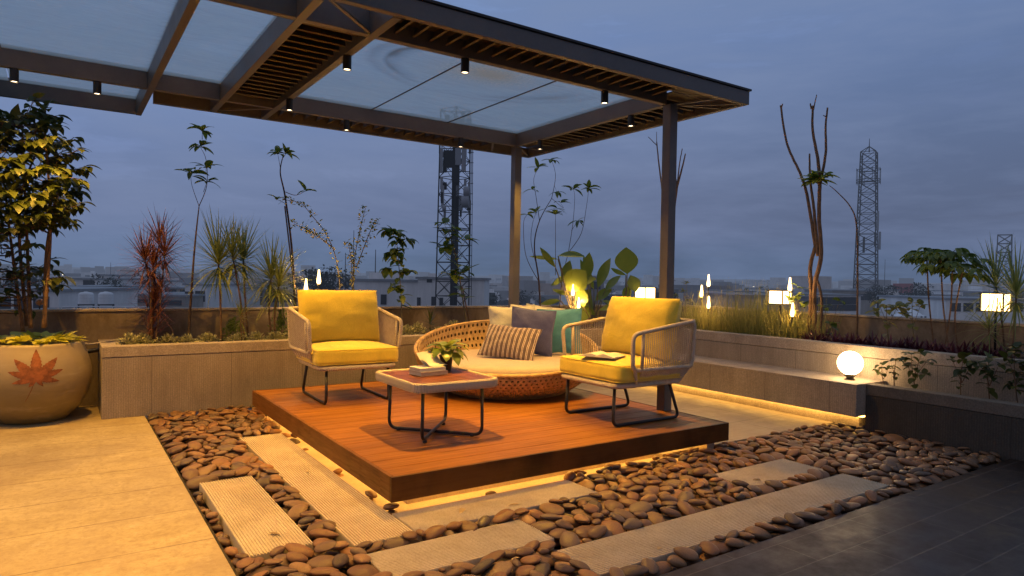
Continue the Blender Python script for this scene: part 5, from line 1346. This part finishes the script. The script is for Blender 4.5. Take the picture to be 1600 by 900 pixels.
building(1478, 1660, 470, 55, 'wide pale building behind the end lantern', CW, 10, wrow(1484, 1600, 480, 6, .8, .7))
building(1500, 1530, 456, 120, 'small white block at the left of the end lantern', CW, 8, wrow(1503, 1528, 464, 2, 1, 1))
building(1556, 1640, 459, 110, 'grey block behind the right hand palms', CG, 8, wrow(1560, 1600, 466, 3, 1, 1))
# white tent roof and red sign
a = at_d(1420, 484, 50); t = empty('tent_roof', (a.x, a.y, -12), 'white peaked tent roof right of the lattice tower', 'tent')
mb = MB(); p0 = at_d(1398, 494, 50); p1 = at_d(1446, 494, 50); ap = at_d(1418, 479, 52); back = [at_d(1394, 491, 55), at_d(1440, 491, 55)]
mb.v = [tuple(p0), tuple(p1), tuple(back[1]), tuple(back[0]), tuple(ap)]; mb.f = [(0, 1, 4), (1, 2, 4), (2, 3, 4), (3, 0, 4)]; mb.build('canvas', CTW, t)
for p in (p0, p1, *back): MB().tube([(p.x, p.y, -12), p], .08, 6).build('pole', CG, t)
a = at_d(1411, 452, 150); o = MB().bar((a.x, a.y, -12), (a.x, a.y, a.z-1), .5, .5); o.bar(a-_R*2.2, a+_R*2.2, .4, 2.6); o = o.build('red_billboard', CRED); tag(o, 'red billboard among the distant houses right of the lattice tower', 'billboard')
# water tanks
for k, (px, lb) in enumerate(((134.5, 'white ribbed water tank on a black stand, left of the pair'), (165.5, 'white ribbed water tank on a black stand, right of the pair'))):
    d = 34; c = at_d(px, 475, d); t = empty('water_tank', (c.x, c.y, c.z-.35), lb, 'tank', 'rooftop water tanks beyond the parapet')
    prof = [(.001, 0), (.33, 0), (.33, .1), (.325, .12), (.33, .14), (.33, .26), (.325, .28), (.33, .30), (.33, .44), (.325, .46), (.33, .48), (.33, .55), (.25, .64), (.09, .67), (.08, .70), (.001, .70)]
    MB().lathe([(r_*1.02, z*.92) for r_, z in prof], (c.x, c.y, c.z), 28).build('tank_body', CTW, t, smooth=True, auto=50)
    mb = MB(); mb.box(c.x-.36, c.x+.36, c.y-.36, c.y+.36, c.z-.06, c.z-.005)
    for sx in (-.32, .32):
        for sy in (-.32, .32): mb.box(c.x+sx-.03, c.x+sx+.03, c.y+sy-.03, c.y+sy+.03, c.z-.36, c.z-.06)
    mb.build('stand', CD, t)
c = at_d(150, 482, 33.6); 
t = empty('roof_railing', (c.x, c.y, c.z-.5), 'pale pipe railing on the roof below the water tanks', 'railing')
a = at_d(96, 479, 33); b = at_d(236, 479, 33); MB().tube([a, b], .03, 6).build('rail', CTW, t)
for k in range(8): p = a.lerp(b, k/7); MB().tube([p, p-V(0, 0, .5)], .025, 6).build('post', CTW, t)
a = at_d(-60, 484, 32); b = at_d(480, 484, 32); ux = (b-a); ux.z = 0; ux.normalize(); uy = V(-ux.y, ux.x, 0)
q = [a-uy*0, b, b+uy*8, a+uy*8]; o = MB().prism([(p.x, p.y) for p in q], -12, a.z-.15).build('lower_roof_building', CG); tag(o, 'flat roof just below the parapet carrying the water tanks', 'building')

# trees in the city
def far_tree(px, py, d, rad_, label, palm=False, m=None, grp='dark trees between the far buildings', squash=.8):
    c = at_d(px, py, d); t = empty('distant_tree', (c.x, c.y, -12), label, 'tree', grp); r = random.Random(int(px*7+py)); lf = MB()
    MB().tube([(c.x, c.y, -12), (c.x+.1, c.y, c.z)], [.28, .16] if not palm else [.16, .12], 7).build('trunk', CD, t)
    if palm:
        for k in range(26):
            a = k*2.4; e = -.2+1.4*k/26; lf.leaf(c, V(math.cos(a)*math.cos(e), math.sin(a)*math.cos(e), math.sin(e)), V(0, 0, 1), rad_*r.uniform(.85, 1.1), rad_*.16, 1.7, .3, 6, 'blade')
        for k in range(90):
            a = r.uniform(0, 6.28); e = r.uniform(-.2, 1.2); d_ = V(math.cos(a)*math.cos(e), math.sin(a)*math.cos(e), math.sin(e)); lf.leaf(c+d_*rad_*r.uniform(.2, .6), (d_+rv(r, .5)), V(0, 0, 1), rad_*.4, rad_*.06, 1.5, .2, 3, 'blade')
    else:
        cl_ = [rv(r)*rad_*.75 for _ in range(16)]
        for q in cl_:
            q = V(q.x, q.y, q.z*squash)
            for k in range(60):
                d_ = rv(r).normalized(); p = c+q+d_*rad_*.34*r.uniform(.6, 1); lf.leaf(p, (d_+rv(r, .5)).normalized(), V(0, 0, 1)+rv(r, .5), rad_*.16, rad_*.10, .5, .2, 2)
    lf.build('crown', m or CT, t)
far_tree(185, 452, 47, .95, 'dark palm tree right of the water tanks', True)
for px, py, d, rd, lb in ((35, 447, 60, 1.9, 'dark round tree behind the long white building'), (70, 452, 62, 1.5, 'lower dark tree behind the long white building'), (165, 450, 60, 1.3, 'dark tree beside the plain white tower block'),
                          (500, 438, 60, 1.6, 'dark tree above the left armchair cushion'), (520, 448, 58, 1.6, 'dark tree right of the torch above the left armchair'), (475, 445, 66, 1.8, 'dark tree left of the torch above the left armchair'),
                          (745, 468, 60, 1.5, 'dark tree beside the foot of the near telecom tower'), (765, 475, 65, 1.3, 'small dark tree left of the rear post'), (735, 460, 80, 1.6, 'dark tree behind the near telecom tower'),
                          (1372, 463, 75, 1.4, 'dark round tree at the foot of the right hand lattice tower'), (1432, 462, 90, 2.0, 'dark spreading tree left of the umbrella plants'), (1446, 472, 70, 1.6, 'dark tree behind the umbrella plants'), (1395, 460, 95, 1.5, 'small dark tree beside the plain white block'),
                          (948, 462, 75, 1.4, 'dark tree behind the broad leaves'), (815, 470, 90, 1.6, 'dark tree right of the rear post')):
    far_tree(px, py, d, rd, lb)
far_tree(236, 452, 70, 1.6, 'reddish bare tree behind the cordyline', m=CBR)

# lattice towers
def tower(px, py_top, d, w0, w1, zb, nseg, label, leg=.05, grp='lattice telecom towers'):
    tp = at_d(px, py_top, d); t = empty('telecom_tower', (tp.x, tp.y, zb), label, 'tower', grp); mb = MB(); lg = MB()
    H = tp.z-zb
    def cr(z, k): w_ = w0+(w1-w0)*(z-zb)/H; a = R_(20)+PI/4+k*PI/2; return V(tp.x+w_/2*1.414*math.cos(a), tp.y+w_/2*1.414*math.sin(a), z)
    for k in range(4): lg.tube([cr(zb, k), cr(tp.z, k)], leg, 5)
    lg.build('legs', TWR, t)
    for s in range(nseg):
        z0 = zb+H*s/nseg; z1 = zb+H*(s+1)/nseg
        for k in range(4):
            l = (k+1) % 4; mb.tube([cr(z1, k), cr(z1, l)], leg*.55, 4); mb.tube([cr(z0, k), cr(z1, l)], leg*.5, 4); mb.tube([cr(z0, l), cr(z1, k)], leg*.5, 4)
    mb.build('lattice', TWR, t); return t, cr, tp
t, cr, tp = tower(712, 172, 40, 1.5, 1.25, -6, 17, 'near telecom tower crowded with antennas, seen under the pergola roof', .042)
rr = random.Random(12)
# central cable ladder, antennas, dishes
mb = MB()
for k in range(9): x = -.12+k*.05; mb.tube([V(tp.x, tp.y, -6)+_R*x+_F*rr.uniform(-.3, .3), V(tp.x, tp.y, tp.z-rr.random()*1.5)+_R*x], .034, 4)
mb.build('cable_run', TWR, t)
for k in range(26):
    px = rr.choice((691, 695, 700, 706, 714, 720, 727, 733)); py = rr.uniform(182, 335); c = at_d(px, py, 40+rr.uniform(-1, .8)); hh = rr.uniform(.25, .9)
    MB().bar((c.x, c.y, c.z-hh/2), (c.x, c.y, c.z+hh/2), rr.uniform(.08, .26), rr.uniform(.08, .2), tuple(_F)).build('antenna_panel', rr.choice((TWR, TWR, TWP)), t)
mb = MB(); ex = at_d(736, 300, 40)
for s in (0, .28): mb.tube([V(ex.x, ex.y, -6)+_R*s*.6, V(ex.x, ex.y, at_d(736, 195 if s == 0 else 205, 40).z)+_R*s*.2], .022, 4)
k = at_d(736, 480, 40).z
while k < at_d(736, 195, 40).z: mb.tube([V(ex.x, ex.y, k)-_R*.25, V(ex.x, ex.y, k)+_R*.12], .02, 4); k += .62
mb.build('side_ladder', TWR, t)
for px, y0, y1, w_, nm in ((690, 232, 270, .16, 'a'), (690, 276, 296, .15, 'a'), (692, 290, 322, .16, 'b'), (703, 235, 262, .5, 'c'), (716, 232, 258, .34, 'd'), (714, 262, 285, .30, 'e'), (725, 232, 268, .26, 'f'), (709, 250, 282, .2, 'g'), (697, 180, 205, .14, 'h'), (731, 178, 198, .14, 'i'), (724, 176, 200, .22, 'j'), (691, 300, 318, .14, 'k')):
    a = at_d(px, y0, 39); b = at_d(px, y1, 39); MB().bar((a.x, a.y, b.z), (a.x, a.y, a.z), w_, .16, tuple(_F)).build('antenna_panel', TWP if nm in 'abdf' else TWR, t, bevel=.02)
for px, py, r_ in ((729, 299, .34), (727, 315, .42), (694, 325, .2)):
    c = at_d(px, py, 38.8); n_ = 22; mb = MB(); b = len(mb.v)
    mb.tube([c-_R*r_*.5, c+_R*r_*.5], r_*.85, n_); mb.build('dish', TWP, t, smooth=True, auto=40)
mb = MB()
for y0 in (174, 196, 232, 268, 322, 360, 410, 440):
    z = at_d(712, y0, 40).z
    for s in (-.95, .95): mb.tube([V(tp.x, tp.y, z)-_R*.95, V(tp.x, tp.y, z)+_R*.95], .025, 4); mb.tube([V(tp.x, tp.y, z)-_F*.8, V(tp.x, tp.y, z)+_F*.8], .025, 4)
for s in (-.95, -.8, .85, .95): mb.tube([V(tp.x, tp.y, at_d(712, 240, 40).z)+_R*s, V(tp.x, tp.y, at_d(712, 178+abs(s)*8, 40).z)+_R*s], .022, 4)
mb.build('platform', TWR, t)
t, cr, tp = tower(1358, 238, 125, 4.2, 2.5, -12, 20, 'slender lattice telecom tower standing alone on the right', .10)
MB().tube([tp, tp+V(0, 0, 2.6)], [.12, .04], 5).build('spire', TWR, t)
mb = MB()
for k in range(4): mb.tube([cr(tp.z, k), tp+V(0, 0, 1.1)], .08, 4)
for y0 in (265, 281, 285):
    z = at_d(1358, y0, 125).z
    for a in range(8): a0 = a*PI/4; a1 = a0+PI/4; mb.tube([(tp.x+2.1*math.cos(a0), tp.y+2.1*math.sin(a0), z), (tp.x+2.1*math.cos(a1), tp.y+2.1*math.sin(a1), z)], .06, 4)
for a in range(8): mb.tube([(tp.x+2.1*math.cos(a*PI/4), tp.y+2.1*math.sin(a*PI/4), at_d(1358, 288, 125).z), (tp.x+2.1*math.cos(a*PI/4), tp.y+2.1*math.sin(a*PI/4), at_d(1358, 263, 125).z)], .05, 4)
mb.build('platform', TWR, t)
for px, y0, y1 in ((1372, 330, 360), (1375, 362, 390), (1368, 363, 385), (1350, 370, 395), (1371, 345, 352)):
    a = at_d(px, y0, 123); b = at_d(px, y1, 123); MB().bar((a.x, a.y, b.z), (a.x, a.y, a.z), .35, .25).build('antenna_panel', TWP if px > 1370 else TWR, t)
t, cr, tp = tower(1570, 367, 170, 3.6, 2.9, -12, 12, 'far lattice tower top rising above the right hand palms', .13)
for px, yt, d, lb in ((553, 360, 90, 'thin radio mast behind the upright creeper'), (587, 390, 110, 'thin radio mast above the large white building'), (173, 410, 220, 'faint distant radio mast above the white house'), (540, 395, 120, 'short lattice mast behind the arching creeper'), (1383, 405, 220, 'faint distant mast right of the lattice tower')):
    a = at_d(px, yt, d); o = MB().tube([(a.x, a.y, -12), a], [.22, .06] if d > 100 else [.12, .04], 5).build('radio_mast', TWR); tag(o, lb, 'mast')

# middle-distance houses, each its own box with roof
r = random.Random(33); nb = 0
CM = [CW, CW, CW, CB, CG]
while nb < 210:
    d = r.uniform(100, 420); px = r.uniform(-60, 1660); p = at_d(px, 450, d); z = r.uniform(-8, -2.2) if r.random() < .9 else r.uniform(-2, .6)
    if abs(px-1358) < 25 and d < 140: continue
    w_ = r.uniform(4.5, 9.5); dp = r.uniform(4, 8); h = z; a = r.uniform(-.25, .25)+.3
    ux = V(math.cos(a), -math.sin(a), 0); uy = V(-ux.y, ux.x, 0); c = V(p.x, p.y, 0)
    mm = r.choice(CM); mb = MB(); P = [c+ux*sx*w_/2+uy*sy*dp/2 for sx, sy in ((-1, -1), (1, -1), (1, 1), (-1, 1))]
    mb.prism([(q.x, q.y) for q in P], -12, z)
    t = empty('distant_house', (c.x, c.y, -12), 'pale flat roofed house in the middle distance', 'house', 'flat roofed houses in the middle distance'); mb.build('walls', mm, t)
    mb = MB(); rw = r.uniform(1.5, 3); q0 = c+ux*r.uniform(-w_*.25, w_*.25)
    mb.prism([((q0+ux*sx*rw/2+uy*sy*rw/2).x, (q0+ux*sx*rw/2+uy*sy*rw/2).y) for sx, sy in ((-1, -1), (1, -1), (1, 1), (-1, 1))], z+.01, z+r.uniform(.8, 2)); mb.build('roof_hut', r.choice(CM), t)
    for s in range(r.randint(1, 2)):
        for k in range(3):
            u = -w_/2+w_*(k+.5)/3+r.uniform(-.4, .4); zz = z-1.6-s*2.6; q = c+ux*u-uy*(dp/2+.03); q.z = zz; MB().bar(q-ux*.6, q+ux*.6, .05, 1.2).build('window', CD, t)
    nb += 1
mb = MB(); mt_ = MB()
for _ in range(5200):
    d = 170*(4500/170)**r.random(); px = r.uniform(-150, 1750); p = at_d(px, 450, d); w_ = r.uniform(4, 11)*(1 if d < 900 else 1.8); z = -12+r.uniform(3.5, 10)+(r.random()**4)*(6 if d < 500 else 12)
    mb.box(p.x-w_/2, p.x+w_/2, p.y-w_*.4, p.y+w_*.4, -12, z)
o = mb.build('distant_city', CITY); tag(o, 'hazy sprawl of far off pale buildings reaching the horizon', 'city', None, 'stuff')
mb = MB()
for _ in range(1500):
    d = 110*(3500/90)**r.random(); px = r.uniform(-150, 1750); p = at_d(px, 450, d); s = r.uniform(2, 4.5)*(1+d/1500); zc_ = -12+r.uniform(3, 7.5)
    for k in range(5):
        q = V(p.x, p.y, zc_)+rv(r, s*.6); mb.leaf(q, rv(r).normalized(), rv(r), s*.9, s*.7, .3, .3, 2)
o = mb.build('distant_tree_cover', CT); tag(o, 'dark tree cover filling the gaps between the far houses', 'trees', None, 'stuff')
mb = MB()
for _ in range(110):
    d = 250*(4000/250)**r.random(); px = r.uniform(0, 1600); p = at_d(px, 450, d); s = d*.00075*r.uniform(.5, 1.1); z = -12+r.uniform(6, 12); mb.box(p.x-s, p.x+s, p.y-s, p.y+s, z, z+2*s)
o = mb.build('city_lights', CL); tag(o, 'scattered tiny city lights below the horizon', 'lights', None, 'stuff')

S.view_settings.view_transform = 'Standard'; S.view_settings.look = 'None'; S.view_settings.exposure = 0
S.cycles.max_bounces = 6; S.cycles.transparent_max_bounces = 12; S.cycles.sample_clamp_indirect = 4
bpy.context.view_layer.update()
print('objects', len(bpy.data.objects))
